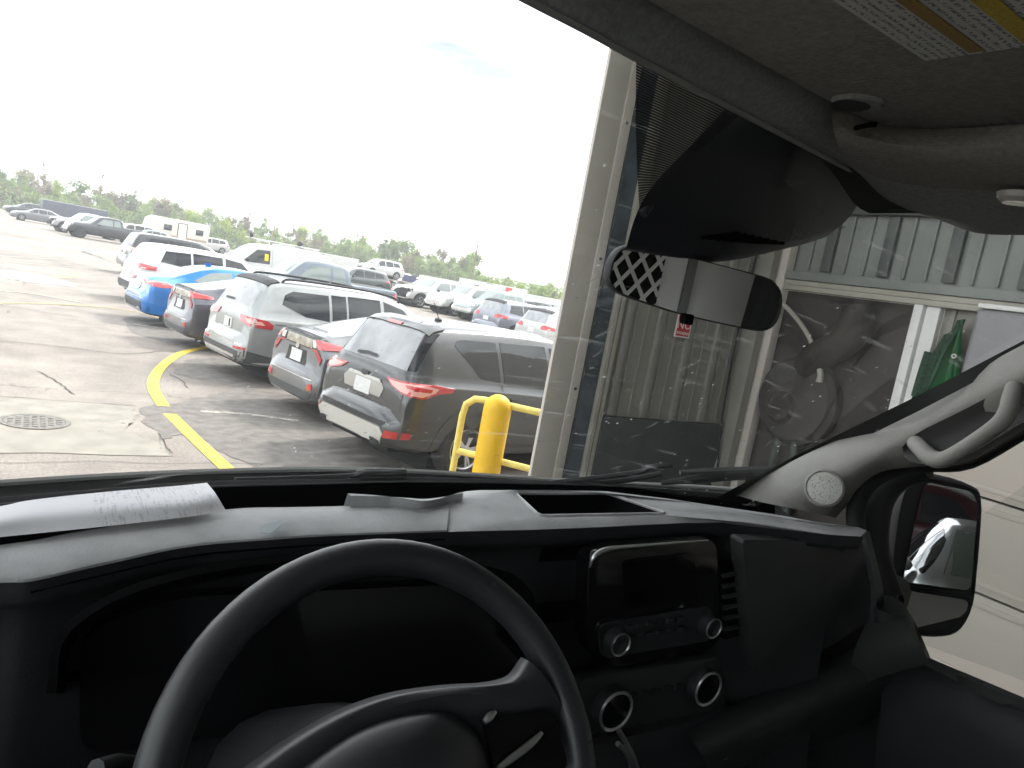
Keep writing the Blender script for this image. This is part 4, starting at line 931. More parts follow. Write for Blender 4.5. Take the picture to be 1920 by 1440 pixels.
# ---- facing row: white work van, blue-grey pickup
def work_van(name, label, pm, pos, hd, sx=1., sz=1., z0=0):
    c = Car('van', name, label, 'van', pm, pos, hd, sx, 1, sz, True, None, .09)
    side_windows(c, [[(3.0, 1.28), (3.95, 1.25), (4.1, 1.32), (3.55, 1.86), (3.0, 1.90)]]); windscreen(c, 4.42, 1.36, .74, 3.62, 1.98, .66)
    seams(c, [[(2.9, 1.95), (2.9, .4)], [(1.7, 1.95), (1.7, .4)], [(4.1, 1.2), (4.1, .4)]]); wing_mirrors(c, 4.0, .95, 1.36, M_BLK); front_end(c, .92, .78)
    for sd_ in (-1, 1): c.decal('tail_lamp', [(.06, sd_*.84, 1.0), (.12, sd_*.95, 1.0), (.12, sd_*.95, 1.4), (.06, sd_*.84, 1.4)], (1, -sd_, 0), M_LRED, .01)
    return c
hv = R(188)
c = work_van('work_van', 'white work van with roof ladder rack and yellow sticker on its side window', P_WHT, (9.6, 36.0), hv, 1.06, .99)
c.decal('window_sticker', [(3.08, .9, 1.42), (3.24, .9, 1.42), (3.24, .9, 1.72), (3.08, .9, 1.72)], (0, -1, 0), M_STICK, .012)
for x_ in (-1.9, -.7, .5):
    tube('rack_bar', [(x_, -.75, 2.16), (x_, -.72, 2.26), (x_, .72, 2.26), (x_, .75, 2.16)], .025, M_SKID, c.t, 6)
for y_ in (-.35, .1): tube('ladder_rail', [(-2.3, y_, 2.31), (1.2, y_, 2.31)], .03, M_SKID, c.t, 6)
for x_ in np.arange(-2.1, 1.1, .34): tube('ladder_rung', [(x_, -.35, 2.31), (x_, .1, 2.31)], .014, M_SKID, c.t, 5)
for (x_, y_) in ((1.15, .2), (-1.25, .2), (-1.32, -.1)): lathe('work_light', [(0, -.05), (.10, -.05), (.12, .03), (.0, .07)], M_BLK, c.t, 12, (x_, y_, 2.45), 'X')
P_BGR = paint('blue_grey_paint', (.10, .125, .155), .3, .35)
c = Car('pickup', 'pickup_truck', 'blue-grey pickup truck with long open bed parked nose to nose with the near row', 'pickup', P_BGR, (8.55, 26.3), R(187), 1.03, 1, 1, True, None, .1)
finish_pickup(c, light=True)

# ---- car carrier with a white crossover on top, dark SUV before it
tr = empty('flatbed_trailer', 'rusty steel car carrier trailer with a raised deck', 'trailer', (27.5, 66, 0), R(190))
box('deck', (0, 0, .92), (7.2, 2.3, .12), mat('rusty_deck_steel', (.3, .25, .2), .8, noise=(3, .4)), tr)
for x_ in (-3, -1, 1, 3): box('deck_beam', (x_, 0, .80), (.15, 2.1, .12), M_DKSTEEL, tr)
for x_ in (-.6, .5):
    for sd_ in (-1, 1): wheel(tr, (x_, sd_*1.0, .40), .40, sd_, M_ALLOY, False)
box('headboard', (-3.5, 0, 1.3), (.12, 2.2, .7), mat('navy_board', (.03, .04, .13), .6), tr)
P_PEARL = paint('pearl_white_paint', (.46, .46, .45), .1, .3, .04)
generic('suv', 'carried_crossover', 'white crossover riding on the car carrier deck', 'SUV', P_PEARL, (27.6, 66), R(190), 1.0, 1, 1, z0=.98)
generic('suv', 'parked_suv', 'dark green-grey SUV standing before the car carrier', 'SUV', paint('dark_green_grey_paint', (.06, .07, .07), .3, .35), (19.6, 50.5), R(186), 1.0, 1, 1)
generic('sedan', 'parked_sedan', 'white sedan just right of the car carrier', 'sedan', P_PEARL, (28.5, 58.0), R(188))
generic('suv', 'parked_suv', 'black SUV with its nose next to the red car', 'SUV', P_BLKM, (25.6, 51.5), R(190), 1.02)
generic('sedan', 'parked_sedan', 'red car half hidden behind the black SUV', 'sedan', paint('red_paint', (.42, .02, .02), .2, .3), (25.6, 49.4), R(190))
c = generic('suv', 'wrecked_suv', 'white SUV with its front bumper torn off, left of the two white pickups', 'SUV', P_WHT, (24.6, 46.6), R(190), 1.06, 1.05, 1.05)
c.decal('torn_front', [(4.5, -.6, .36), (4.5, .6, .36), (4.45, .66, .66), (4.45, .2, .80), (4.45, -.3, .70)], (-1, 0, 0), M_UNDER, .012)
def big_pickup(label, pm, ax, ay, hd=R(190), front_broken=False, **k):
    # ax, ay: ground point of the front left wheel
    c_, s_ = math.cos(hd), math.sin(hd); f_ = 4.92-5.85/2; l_ = .9
    c = Car('pickup', 'pickup_truck', label, 'pickup', pm, (ax-c_*f_+s_*l_, ay-s_*f_-c_*l_), hd, 1, 1, 1, True, None, .1, **k); finish_pickup(c, light=True)
    if front_broken:
        c.decal('torn_front', [(5.8, -.8, .5), (5.8, .8, .5), (5.8, .7, 1.0), (5.8, .1, 1.08), (5.8, -.6, .92)], (-1, 0, 0), M_UNDER, .03)
        c.decal('broken_headlight_hole', [(5.75, .62, .86), (5.6, .98, .9), (5.6, .98, 1.1), (5.75, .6, 1.1)], (-1, -.4, 0), M_UNDER, .02)
    return c
a = G(850, 593); big_pickup('white pickup truck with intact chrome grille', P_WHT, *a)
a = G(784, 577); big_pickup('white pickup truck with smashed front beside its twin', P_WHT, *a, front_broken=True)
a = G(893, 606); big_pickup('greenish grey pickup truck right of the white pickups', paint('green_grey_paint', (.2, .24, .235), .3, .35), a[0]+.6, a[1]+.4)
c = generic('suv', 'parked_suv', 'grey-blue SUV seen from behind, with black spoiler, before the white pickups', 'SUV', paint('grey_blue_paint', (.2, .21, .25), .4, .3), rear_at(15.6, 26.0, R(10), 4.6), R(10), 1.02)
c.decal('rear_spoiler', [(.38, -.6, 1.58), (.38, .6, 1.58), (.6, .58, 1.66), (.6, -.58, 1.66)], (.5, 0, -1), M_BLK, .03)
c = generic('suv', 'parked_crossover', 'white crossover with black spoiler next to the door jamb', 'SUV', P_WHT, rear_at(15.4, 22.4, R(10), 4.5), R(10))
c.decal('rear_spoiler', [(.38, -.6, 1.58), (.38, .6, 1.58), (.6, .58, 1.66), (.6, -.58, 1.66)], (.5, 0, -1), M_BLK, .03)
generic('suv', 'parked_wagon', 'silver-green wagon behind the grey-blue SUV', 'car', paint('silver_green_paint', (.3, .33, .33), .3, .3), (25.4, 33.5), R(190), 1.05, 1, .97)
generic('sedan', 'parked_sedan', 'pale silver sedan beside the silver-green wagon', 'sedan', paint('pale_silver_paint', (.48, .5, .5), .3, .3), (26.8, 31.2), R(190))
generic('suv', 'parked_suv', 'light grey SUV partly hidden by the door jamb', 'SUV', paint('light_grey_paint', (.4, .42, .42), .3, .3), (24.5, 28.3), R(190))

# ---- far left group
c = big_pickup('black crew cab pickup with black wheels, far left of the lot', P_BLKM, *G(150, 446), rim=M_DALLOY)
c = big_pickup('silver pickup with a smashed front left of the black pickup', paint('silver_pickup_paint', (.4, .4, .42), .4, .3), *G(119, 436), front_broken=True)
generic('sedan', 'parked_sedan', 'grey sedan left of the smashed silver pickup', 'sedan', paint('mid_grey_paint', (.14, .14, .155), .4, .3), far(72, 408, 92), R(186))
generic('tiguan', 'parked_suv', 'black SUV at the far left edge of the view', 'SUV', P_BLKM, (.2, 112), R(184), 1.08, 1.05, 1.06)
generic('suv', 'parked_suv', 'dark SUV cut off by the left edge of the photo', 'SUV', P_BLKM, (-5.8, 116), R(186))
generic('suv', 'parked_suv', 'white SUV left of the navy box trailer', 'SUV', P_WHT, (5.8, 118), R(186))
generic('suv', 'parked_suv', 'white SUV behind the grey sedan', 'SUV', P_WHT, (8.6, 119), R(186))
bt = empty('box_trailer', 'long navy blue box trailer below the trees at the left', 'trailer', (*far(140, 391, 113), 0), R(188))
box('box', (0, 0, 1.55), (7.2, 2.3, 1.95), mat('navy_trailer_paint', (.04, .045, .075), .5, noise=(1, .15)), bt, bev=.04)
box('roof_trim', (0, 0, 2.56), (7.25, 2.35, .07), M_SKID, bt)
for x_ in (-.5, .5):
    for sd_ in (-1, 1): wheel(bt, (x_, sd_*1.05, .38), .38, sd_, M_ALLOY, False)
tube('hitch', [(3.6, 0, .6), (4.6, 0, .5)], .06, M_DKSTEEL, bt, 6)
generic('suv', 'parked_suv', 'white SUV behind the tail of the black pickup', 'SUV', P_WHT, far(250, 416, 88), R(188), 1.1, 1, 1)
generic('sedan', 'parked_sedan', 'teal-grey sedan behind the black SUV of the near row', 'sedan', paint('teal_grey_paint', (.2, .25, .26), .3, .3), far(285, 428, 80), R(188))
rv = empty('camper_trailer', 'cream camper trailer with a framed door, standing below the trees', 'camper', (*far(333, 418, 90), 0), R(190))
M_RV = mat('cream_camper_siding', (.55, .52, .46), .6, noise=(1.5, .1))
prism('shell', [(-3, -1.15, .6), (3.0, -1.15, .6), (3.3, -1.15, 1.2), (3.0, -1.15, 2.6), (2.4, -1.15, 2.95), (-2.9, -1.15, 2.95), (-3.1, -1.15, 2.6)], (0, 2.3, 0), M_RV, rv, .05)
box('door', (-.2, 1.16, 1.6), (.8, .05, 1.9), M_WHITEP, rv); box('door_frame', (-.2, 1.155, 1.6), (1.0, .03, 2.1), M_CLAD, rv)
for x_ in (1.3, -2.0): box('window', (x_, 1.16, 1.95), (.8, .04, .6), M_GLASS, rv, bev=.015)
box('awning_stripe', (0, 1.16, 1.1), (5.6, .03, .18), mat('brown_stripe', (.3, .2, .14), .6), rv)
for x_ in (-.45, .45):
    for sd_ in (-1, 1): wheel(rv, (x_-.9, sd_*1.05, .36), .36, sd_, M_ALLOY, False)
# ---- far right: white trailers and vans
def box_van(name, label, cat, x, y, ln, ht, hd, extra=None):
    b = empty(name, label, cat, (x, y, 0), hd); mw = paint('white_box_paint', (.44, .44, .42), 0, .5, .06)
    box('box', (0, 0, .55+ht/2), (ln, 2.4, ht), mw, b, bev=.05); box('skirt', (0, 0, .52), (ln*.96, 2.2, .16), M_CLAD, b)
    for x_ in (-ln*.3, -ln*.3+.9, ln*.36):
        for sd_ in (-1, 1): wheel(b, (x_, sd_*1.05, .42), .42, sd_, M_ALLOY, False)
    if extra: extra(b)
    return b
def prints(b):
    box('blue_print', (1.6, 1.21, 1.9), (.8, .02, .7), mat('blue_print', (.03, .04, .3), .5), b); box('red_print', (-1.2, 1.21, 1.95), (.9, .02, .45), M_RED, b)
box_van('box_trailer', 'white box trailer with blue and red print behind the white pickups', 'trailer', 43.5, 71.5, 8, 1.75, R(188), prints)
box_van('box_trailer', 'plain white box trailer at the foot of the yellow-green bushes', 'trailer', 43.5, 62, 7, 1.35, R(189))
box_van('box_trailer', 'low plain white trailer behind the white sedan', 'trailer', 38, 72, 6, 1.3, R(189))
box_van('box_trailer', 'long white trailer right of the work van', 'trailer', 26, 80, 9, 1.7, R(189))
work_van('parked_van', 'white van far behind the two white pickups', P_WHT, (37.5, 65), R(190))
for (nm, lb, x, y, kd, pm) in [('parked_sedan', 'white sedan in the far row left of the white van', 34.0, 66, 'sedan', P_WHT), ('parked_suv', 'white SUV in the far row above the wrecked white SUV', 32.5, 59, 'suv', P_PEARL), ('parked_suv', 'teal-grey SUV in the far row above the smashed white pickup', 33, 55, 'suv', paint('teal_grey_paint', (.2, .25, .26), .3, .3)),
        ('parked_sedan', 'silver sedan in the far row above the intact white pickup', 33.5, 51.5, 'sedan', paint('pale_silver_paint', (.48, .5, .5), .3, .3)), ('parked_suv', 'white SUV in the far row below the box trailers', 35.2, 47.5, 'suv', P_WHT),
        ('parked_sedan', 'white sedan in the far row nearest the bushes', 35.5, 42.5, 'sedan', P_PEARL), ('parked_suv', 'light grey SUV in the far row nearest the bushes', 33.2, 37.0, 'suv', paint('light_grey_paint', (.4, .42, .42), .3, .3))]:
    generic(kd, nm, lb, 'SUV' if kd == 'suv' else 'sedan', pm, (x, y), R(190))

# ---- more of the far rows
P_SLV = paint('silver_paint', (.36, .37, .38), .4, .3); P_DGR = paint('charcoal_paint', (.08, .083, .09), .4, .3)
for (px_, py_, D_, kd, pm, hd_, lb) in [
    (655, 505, 74, 'sedan', P_WHT, 190, 'white sedan right behind the black SUV by the red car'), (668, 500, 88, 'sedan', P_SLV, 190, 'silver sedan at the end of the low white trailer'),
    (742, 512, 88, 'suv', P_WHT, 190, 'white SUV below the middle light pole'), (775, 517, 84, 'sedan', P_SLV, 190, 'silver sedan in front of the tree line, left of the light pole with twin heads'),
    (812, 524, 80, 'suv', P_DGR, 190, 'charcoal SUV in front of the tree line, below the twin-head light pole'), (835, 531, 74, 'suv', P_WHT, 190, 'white SUV above the roof of the intact white pickup'),
    (862, 532, 82, 'sedan', P_WHT, 190, 'white sedan at the foot of the twin-head light pole'), (1005, 562, 58, 'suv', P_WHT, 190, 'white SUV between the bushes and the silver wagon'),
    (1022, 578, 46, 'sedan', P_SLV, 190, 'silver sedan close to the door jamb, behind the pale silver sedan'), (985, 575, 50, 'suv', P_DGR, 190, 'charcoal SUV behind the pale silver sedan'),
    (948, 560, 58, 'suv', P_SLV, 190, 'silver SUV below the printed box trailer'), (610, 492, 90, 'sedan', P_DGR, 188, 'charcoal sedan behind the car carrier'),
    (222, 410, 100, 'sedan', P_SLV, 188, 'silver sedan behind the roof of the black pickup'), (270, 418, 104, 'suv', P_WHT, 188, 'white SUV left of the cream camper'), (395, 432, 96, 'suv', P_WHT, 188, 'white SUV right of the cream camper'),
    (45, 386, 124, 'sedan', P_SLV, 186, 'silver sedan behind the black SUV at the far left')]:
    generic(kd, 'parked_suv' if kd == 'suv' else 'parked_sedan', lb, 'SUV' if kd == 'suv' else 'sedan', pm, far(px_, py_, D_), R(hd_))
sg = empty('warning_sign', 'small orange warning sign among the yellow-green bushes', 'sign', (49.5, 66.5, 0), R(-50))
tube('post', [(0, 0, 0), (0, 0, 2.1)], .04, M_SKID, sg, 6); prism('panel', [(-.45, -.05, 1.5), (0, -.05, 1.05), (.45, -.05, 1.5), (0, -.05, 1.95)], (0, .02, 0), mat('orange_sign', (.8, .3, .02), .5), sg)

# ---- poles
def pole(px, py, D_, label, lamp=True):
    v = ray(px, py); hz = math.hypot(v.x, v.y); p = CAM+v*(D_/hz)
    t = empty('light_pole', label, 'pole', (p.x, p.y, 0), R(20)); H_ = p.z
    M_P = mat('weathered_pole', (.16, .13, .11), .85)
    lathe('shaft', [(.16, 0), (.12, H_*.6), (.09, H_)], M_P, t, 10)
    tube('cross_arm', [(-.55, 0, H_-.1), (.55, 0, H_-.1)], .05, M_P, t, 6)
    if lamp:
        for s_ in (-1, 1): box('lamp_head', (s_*.5, 0, H_-.02), (.42, .3, .16), M_SKID, t)
pole(897, 452, 96, 'tall light pole with twin lamp heads above the white pickups')
pole(516, 417, 120, 'thin light pole above the white work van', False)
pole(671, 437, 125, 'light pole in the trees above the car carrier')

# ================================================================== TREES
def leaf_mat(name, col):
    m = mat(name, col, .8, noise=(.9, .45, 4)); n, l = nodes_of(m); b = n['Principled BSDF']; b.inputs['Specular IOR Level'].default_value = .2
    t = n.new('ShaderNodeBsdfTranslucent'); k = n.new('ShaderNodeMixShader'); k.inputs['Fac'].default_value = .5; l(b.inputs['Base Color'].links[0].from_socket, t.inputs['Color'])
    l(b.outputs[0], k.inputs[1]); l(t.outputs[0], k.inputs[2]); l(k.outputs[0], n['Material Output'].inputs['Surface']); return m
LEAF = [leaf_mat('fresh_leaf', (.20, .29, .05)), leaf_mat('olive_leaf', (.15, .21, .055)), leaf_mat('yellow_green_leaf', (.31, .39, .045)), leaf_mat('budding_twig', (.22, .18, .11)), leaf_mat('pale_leaf', (.25, .32, .11))]
M_BARK = mat('grey_bark', (.13, .11, .09), .95, noise=(5, .3))
def tree_mesh(seed, H_, wd, dens, lean=0):
    rnd = random.Random(seed); bt_ = bmesh.new(); tips = []
    tube('', [(0, 0, 0), (rnd.uniform(-.1, .1), rnd.uniform(-.1, .1), H_*.35), (rnd.uniform(-.25, .25), rnd.uniform(-.25, .25), H_*.7), (rnd.uniform(-.3, .3), rnd.uniform(-.3, .3), H_*.97)], [H_*.018, H_*.014, H_*.008, H_*.002], None, None, 6, 2, True, 1, bt_)
    for i in range(11):
        z0 = H_*rnd.uniform(.18, .8); a = rnd.uniform(0, 6.28); ln = wd*rnd.uniform(.5, 1.05)*(1-.45*z0/H_); up = ln*rnd.uniform(.5, 1.1)
        p1 = Vector((math.cos(a)*ln*.5, math.sin(a)*ln*.5, z0+up*.4)); p2 = Vector((math.cos(a)*ln, math.sin(a)*ln, min(z0+up, H_)))
        tube('', [(0, 0, z0), p1, p2], [H_*.008, H_*.005, H_*.0015], None, None, 4, 0, False, 1, bt_); tips += [(p1, .6), (p2, .8), ((p1+p2)/2, .6)]
    tips += [(Vector((rnd.uniform(-.2, .2), rnd.uniform(-.2, .2), H_*q)), .6) for q in (.6, .75, .88, .96)]
    me_t = bpy.data.meshes.new('trunk'); bt_.to_mesh(me_t); bt_.free(); me_t.materials.append(M_BARK)
    V, Fc = [], []
    for (c_, rr) in tips:
        cl = wd*rr*rnd.uniform(.35, .62); n_ = int(dens*rnd.uniform(.5, 1.3))
        for _ in range(n_):
            d_ = Vector((rnd.gauss(0, 1), rnd.gauss(0, 1), rnd.gauss(0, .8))).normalized()*cl*rnd.random()**.4
            p = c_+d_; s_ = rnd.uniform(.07, .16)*H_/6
            if p.z < .3 or p.z > H_*1.06: continue
            u_ = Vector((rnd.gauss(0, 1), rnd.gauss(0, 1), rnd.gauss(0, 1))).normalized()*s_; w_ = u_.orthogonal().normalized()*s_*.7
            k_ = len(V); V += [p-u_, p+w_, p+u_, p-w_]; Fc.append((k_, k_+1, k_+2, k_+3))
    me_c = bpy.data.meshes.new('crown'); me_c.from_pydata([tuple(v) for v in V], [], Fc); return me_t, me_c
TV = []
for i, (h_, w_, d_) in enumerate([(6, 2.1, 80), (6, 1.5, 70), (6, 2.5, 75), (6, 1.2, 26), (6, 1.9, 52), (6, 1.0, 14)]):
    mt_, mc_ = tree_mesh(30+i, h_, w_, d_); TV.append((mt_, mc_))
TKIND = ['fresh green leafy tree', 'olive green tree', 'yellow-green bushy tree', 'brown budding tree', 'pale green loose tree']
def spot_of(x, y):
    q = Vector((x, y, 3.5))-CAM; d_ = q.dot(fwd); px_ = 960+F*q.dot(rgt)/d_
    for lim, nm in ((45, 'above the black SUV at the far left'), (95, 'left of the navy box trailer'), (180, 'above the navy box trailer'), (275, 'between the black pickup and the camper'), (380, 'above the cream camper'), (450, 'above the cab of the work van'), (516, 'left of the thin light pole'),
                    (590, 'right of the thin light pole'), (670, 'above the car carrier'), (740, 'above the white sedan by the car carrier'), (810, 'above the wrecked white SUV'), (890, 'left of the twin-head light pole'), (950, 'right of the twin-head light pole'), (1010, 'above the printed box trailer'), (3000, 'next to the door jamb')):
        if px_ < lim: return nm
CR = {}
def tree(x, y, h_, var, col, rz):
    lb = TKIND[col]+' in the tree line '+spot_of(x, y)
    t = empty('tree', lb, 'tree', (x, y, -.03), rz, 'tree line beyond the lot'); t.scale = (h_/6,)*3
    key = (var, col)
    if key not in CR:
        mc_ = TV[var][1].copy(); mc_.materials.append(LEAF[col]); CR[key] = mc_
    link(bpy.data.objects.new('trunk', TV[var][0]), t); link(bpy.data.objects.new('crown', CR[key]), t)
rt = random.Random(5)
def edge(az):   # distance of the tree line along an azimuth
    return np.interp(az, [-14, 0, 10, 20, 30, 36, 42], [156, 152, 148, 140, 122, 98, 84])
az = -4.0
while az < 38:
    D_ = edge(az)
    for row in range(3):
        a_ = az+rt.uniform(-.35, .35); d2 = D_+2+row*5+rt.uniform(-1.5, 1.5)
        if az > 30: h_ = rt.uniform(3.0, 4.6) if row else rt.uniform(2.2, 3.6); cc = rt.choice([2, 2, 2, 0, 4, 3]); vv = rt.choice([0, 2, 4, 1])
        else:
            h_ = (rt.uniform(3.4, 5.4) if row == 0 else rt.uniform(4.4, 7.6)); cc = rt.choice([0, 0, 1, 1, 4, 4, 3, 2]); vv = rt.choice([0, 0, 1, 2, 2, 3, 4])
        if rt.random() < .12 and row == 2: vv = 5; h_ *= 1.25; cc = 3
        tree(math.sin(R(a_))*d2, math.cos(R(a_))*d2, h_, vv, cc, rt.uniform(0, 6.28))
    az += .78 if az < 30 else .95
# undergrowth below the trees
V, Fc = [], []
for i in range(42000):
    a_ = rt.uniform(-6, 39); d2 = edge(a_)+rt.uniform(-1, 14); p = Vector((math.sin(R(a_))*d2, math.cos(R(a_))*d2, rt.random()**1.3*3.4)); s_ = rt.uniform(.1, .24)
    u_ = Vector((rt.gauss(0, 1), rt.gauss(0, 1), rt.gauss(0, 1))).normalized()*s_; w_ = u_.orthogonal().normalized()*s_*.7; k_ = len(V)
    V += [p-u_, p+w_, p+u_, p-w_]; Fc.append((k_, k_+1, k_+2, k_+3))
tag(mesh_obj('undergrowth', V, Fc, LEAF[4]), 'dense green undergrowth along the foot of the tree line', 'undergrowth', kind='stuff')
# cars inside the hall behind the van, seen in the wing mirror
# ================================================================== THE VAN AROUND THE CAMERA
VC = Vector((.71, 0, 0))
van = empty('cargo_van', 'interior of a white cargo van: black dashboard, dirty windshield, grey pillar and headliner', 'van', VC)
def W(x, y, zr): return Vector((x, y, CAM.z+zr))
def uvgrid(name, rows, m, parent, su=4, sv=3, thick=0.):
    o = grid(name, rows, m, parent, su, sv, 0)
    me = o.data; nu = (max(len(r_) for r_ in rows)-1)*su+1; nv = (len(rows)-1)*sv+1; uv = me.uv_layers.new(name='UVMap')
    for lp in me.loops: uv.data[lp.index].uv = ((lp.vertex_index % nu)/(nu-1), (lp.vertex_index//nu)/(nv-1))
    return o
def resample(pts, n, closed=True):
    P = [Vector(p) for p in pts]; Q = P+[P[0]] if closed else P; d = [0]
    for a, b in zip(Q[:-1], Q[1:]): d.append(d[-1]+(b-a).length)
    o = []
    for k in range(n):
        t = d[-1]*k/(n if closed else n-1); i = max(0, min(len(d)-2, next((j for j in range(len(d)-1) if d[j+1] >= t-1e-9), len(d)-2)))
        f_ = (t-d[i])/max(1e-9, d[i+1]-d[i]); o.append(Q[i].lerp(Q[i+1], f_))
    return o
# ---- windshield
wrows = []
for k in range(5):
    t = k/4; hw = .90*(1-t)+.78*t; row = []
    for j in range(9):
        u_ = -1+2*j/8; yb = 1.345-.17*u_*u_; yt = .53-.05*u_*u_; zb_ = -.445+.01*u_*u_; zt_ = .235-.02*u_*u_
        row.append(W(.71+hw*u_, yb*(1-t)+yt*t+.02*math.sin(math.pi*t), zb_*(1-t)+zt_*t+.02*math.sin(math.pi*t)))
    wrows.append(row)
ws = grid('windshield', wrows, M_WS, van, 3, 3)
_bm = bmesh.new(); _bm.from_mesh(ws.data); wbvh = BVHTree.FromBMesh(_bm); _bm.free()
def WS(x, y, off=0.):
    """point on the glass along the sight line; off < 0 is inside the cab"""
    v = ray(x, y); h = wbvh.ray_cast(CAM, v)[0]
    if h is None: h = CAM+v*1.6
    return h+v*off
fr_rows = [[WS(*p, -.006) for p in r_] for r_ in ([(1193, 104), (1260, 140), (1330, 172), (1400, 205)], [(1192, 200), (1240, 220), (1290, 245), (1330, 265)], [(1194, 300), (1215, 305), (1240, 310), (1262, 318)], [(1199, 392), (1203, 386), (1206, 382), (1210, 378)])]
uvgrid('windshield_frit', fr_rows, M_FRIT, van, 4, 4)
# streaks and specks of dirt stuck on the glass
M_DIRT = bpy.data.materials.new('dried_dirt'); M_DIRT.use_nodes = True; n, l = nodes_of(M_DIRT); b_ = n['Principled BSDF']; b_.inputs['Base Color'].default_value = (.7, .71, .7, 1); b_.inputs['Roughness'].default_value = .9
_t = n.new('ShaderNodeBsdfTransparent'); _l = n.new('ShaderNodeBsdfTranslucent'); _l.inputs['Color'].default_value = (.7, .71, .7, 1); _m = n.new('ShaderNodeMixShader'); _m2 = n.new('ShaderNodeMixShader'); _m.inputs['Fac'].default_value = .5; _m2.inputs['Fac'].default_value = .17
l(b_.outputs[0], _m.inputs[1]); l(_l.outputs[0], _m.inputs[2]); l(_t.outputs[0], _m2.inputs[1]); l(_m.outputs[0], _m2.inputs[2]); l(_m2.outputs[0], n['Material Output'].inputs['Surface'])
rd = random.Random(21); V, Fc = [], []
def streak(x, y, ln, wd, an):
    c_, s_ = math.cos(an), math.sin(an); k_ = len(V); pts = []
    for (a, b) in ((-1, 0), (-.55, -.8), (.2, -1), (.7, -.5), (1, 0), (.6, .7), (-.1, 1), (-.7, .5)):
        a *= ln*(1+rd.uniform(-.15, .15)); b *= wd*(1+rd.uniform(-.4, .4)); pts.append(WS(x+a*c_-b*s_, y+a*s_+b*c_, -.003))
    V.extend(pts); Fc.append(tuple(range(k_, k_+8)))
for _ in range(95):
    x, y = rd.uniform(1060, 1480), rd.uniform(380, 900)
    if rd.random() < .45: streak(x, y, rd.choice([6, 9, 14, 26])*rd.uniform(.7, 1.2), rd.uniform(.8, 2.2), R(rd.gauss(-33, 9)))
    else: streak(x, y, rd.uniform(1.2, 3), rd.uniform(1, 2), 0)
for _ in range(70): streak(rd.uniform(300, 1050), rd.uniform(560, 880), rd.uniform(1.2, 5), rd.uniform(.8, 1.8), R(rd.uniform(-60, 0)))
for _ in range(30): streak(rd.uniform(1420, 1720), rd.uniform(560, 860), rd.uniform(1.5, 7), rd.uniform(.6, 1.4), R(rd.uniform(-60, -10)))
for (x, y) in ((230, 218), (297, 192), (525, 262), (752, 362)): streak(x, y, 8 if x == 230 else 4, 1.6, R(70))
dirt = mesh_obj('windshield_dirt', V, Fc, M_DIRT, van); dirt['kind'] = 'stuff'
# black glass border along the header and the pillar
grid('windshield_border', [[WS(*p, -.004) for p in [(1240, 100), (1400, 190), (1560, 280), (1660, 360), (1760, 400)]], [WS(*p, -.004) for p in [(1250, 135), (1400, 216), (1540, 300), (1600, 380), (1630, 400)]]], M_SEAL, van, 3, 1)
grid('windshield_border', [[WS(*p, -.004) for p in [(1340, 935), (1500, 850), (1700, 752), (1920, 638)]], [WS(*p, -.004) for p in [(1400, 945), (1520, 870), (1720, 772), (1940, 655)]]], M_SEAL, van, 3, 1)
# ---- cowl outside the glass, bonnet edge, wipers
Tp = [(-90, 914), (0, 906), (200, 893), (400, 884), (620, 880), (780, 884), (980, 896), (1100, 903), (1300, 912), (1440, 922)]
Ty = [1.34, 1.38, 1.44, 1.48, 1.52, 1.53, 1.53, 1.50, 1.42, 1.34]
edge_ = [PX(*p, Y=y) for p, y in zip(Tp, Ty)]
grid('cowl_panel', [edge_, [p+Vector((0, -.06, -.035)) for p in edge_], [p+Vector((0, -.16, -.06)) for p in edge_], [p+Vector((0, -.22, -.14)) for p in edge_]], mat('cowl_black_plastic', (.02, .022, .024), .5, noise=(40, .4)), van, 3, 2)
grid('bonnet', [[p+Vector((0, .012, -.004)) for p in edge_], [p+Vector((0, .22, -.16)) for p in edge_], [p+Vector((0, .45, -.45)) for p in edge_]], M_VANW, van, 3, 2, .004)
tube('bonnet_seal', [p+Vector((0, -.004, .0015)) for p in edge_], .006, mat('grey_seal', (.5, .51, .5), .5), van, 6, 3)
for pts in ([(1030, 906), (1130, 895), (1200, 885), (1220, 876), (1260, 872)], [(1100, 908), (1180, 900), (1240, 888)], [(440, 902), (560, 898), (660, 893), (688, 885), (760, 886)]):
    tube('wiper_arm', [WS(*p, .03) for p in pts], .007, M_BLK, van, 6, 3)
tube('wiper_blade', [WS(*p, .03) for p in [(1275, 886), (1350, 883), (1446, 878)]], [.006, .010, .006], M_CLAD, van, 6, 3)
tube('wiper_blade', [WS(*p, .035) for p in [(1240, 906), (1330, 896), (1450, 890)]], [.006, .012, .008], M_BLK, van, 6, 3)
# ---- defroster wall and tray at the foot of the glass
lp_ = [(-90, 958), (0, 946), (200, 928), (403, 912), (600, 907), (757, 903), (962, 906), (1115, 910), (1250, 917), (1360, 925), (1450, 935)]
ly = [1.16, 1.18, 1.22, 1.25, 1.27, 1.28, 1.28, 1.27, 1.25, 1.22, 1.18]
le = [PX(*p, Y=y) for p, y in zip(lp_, ly)]
grid('defroster_wall', [[p+Vector((0, .06, -.01)) for p in le], le, [p+Vector((0, -.02, -.06)) for p in le], [p+Vector((0, -.05, -.16)) for p in le]], M_TRAY, van, 3, 2)
tube('defroster_edge', le, .002, mat('grey_edge', (.11, .11, .115), .5), van, 6, 3)
grid('tray_floor', [[W(x, 1.24, -.55) for x in (-.25, .3, .8, 1.55)], [W(x, .80, -.47) for x in (-.25, .3, .8, 1.55)]], M_TRAY, van, 3, 3, .01)
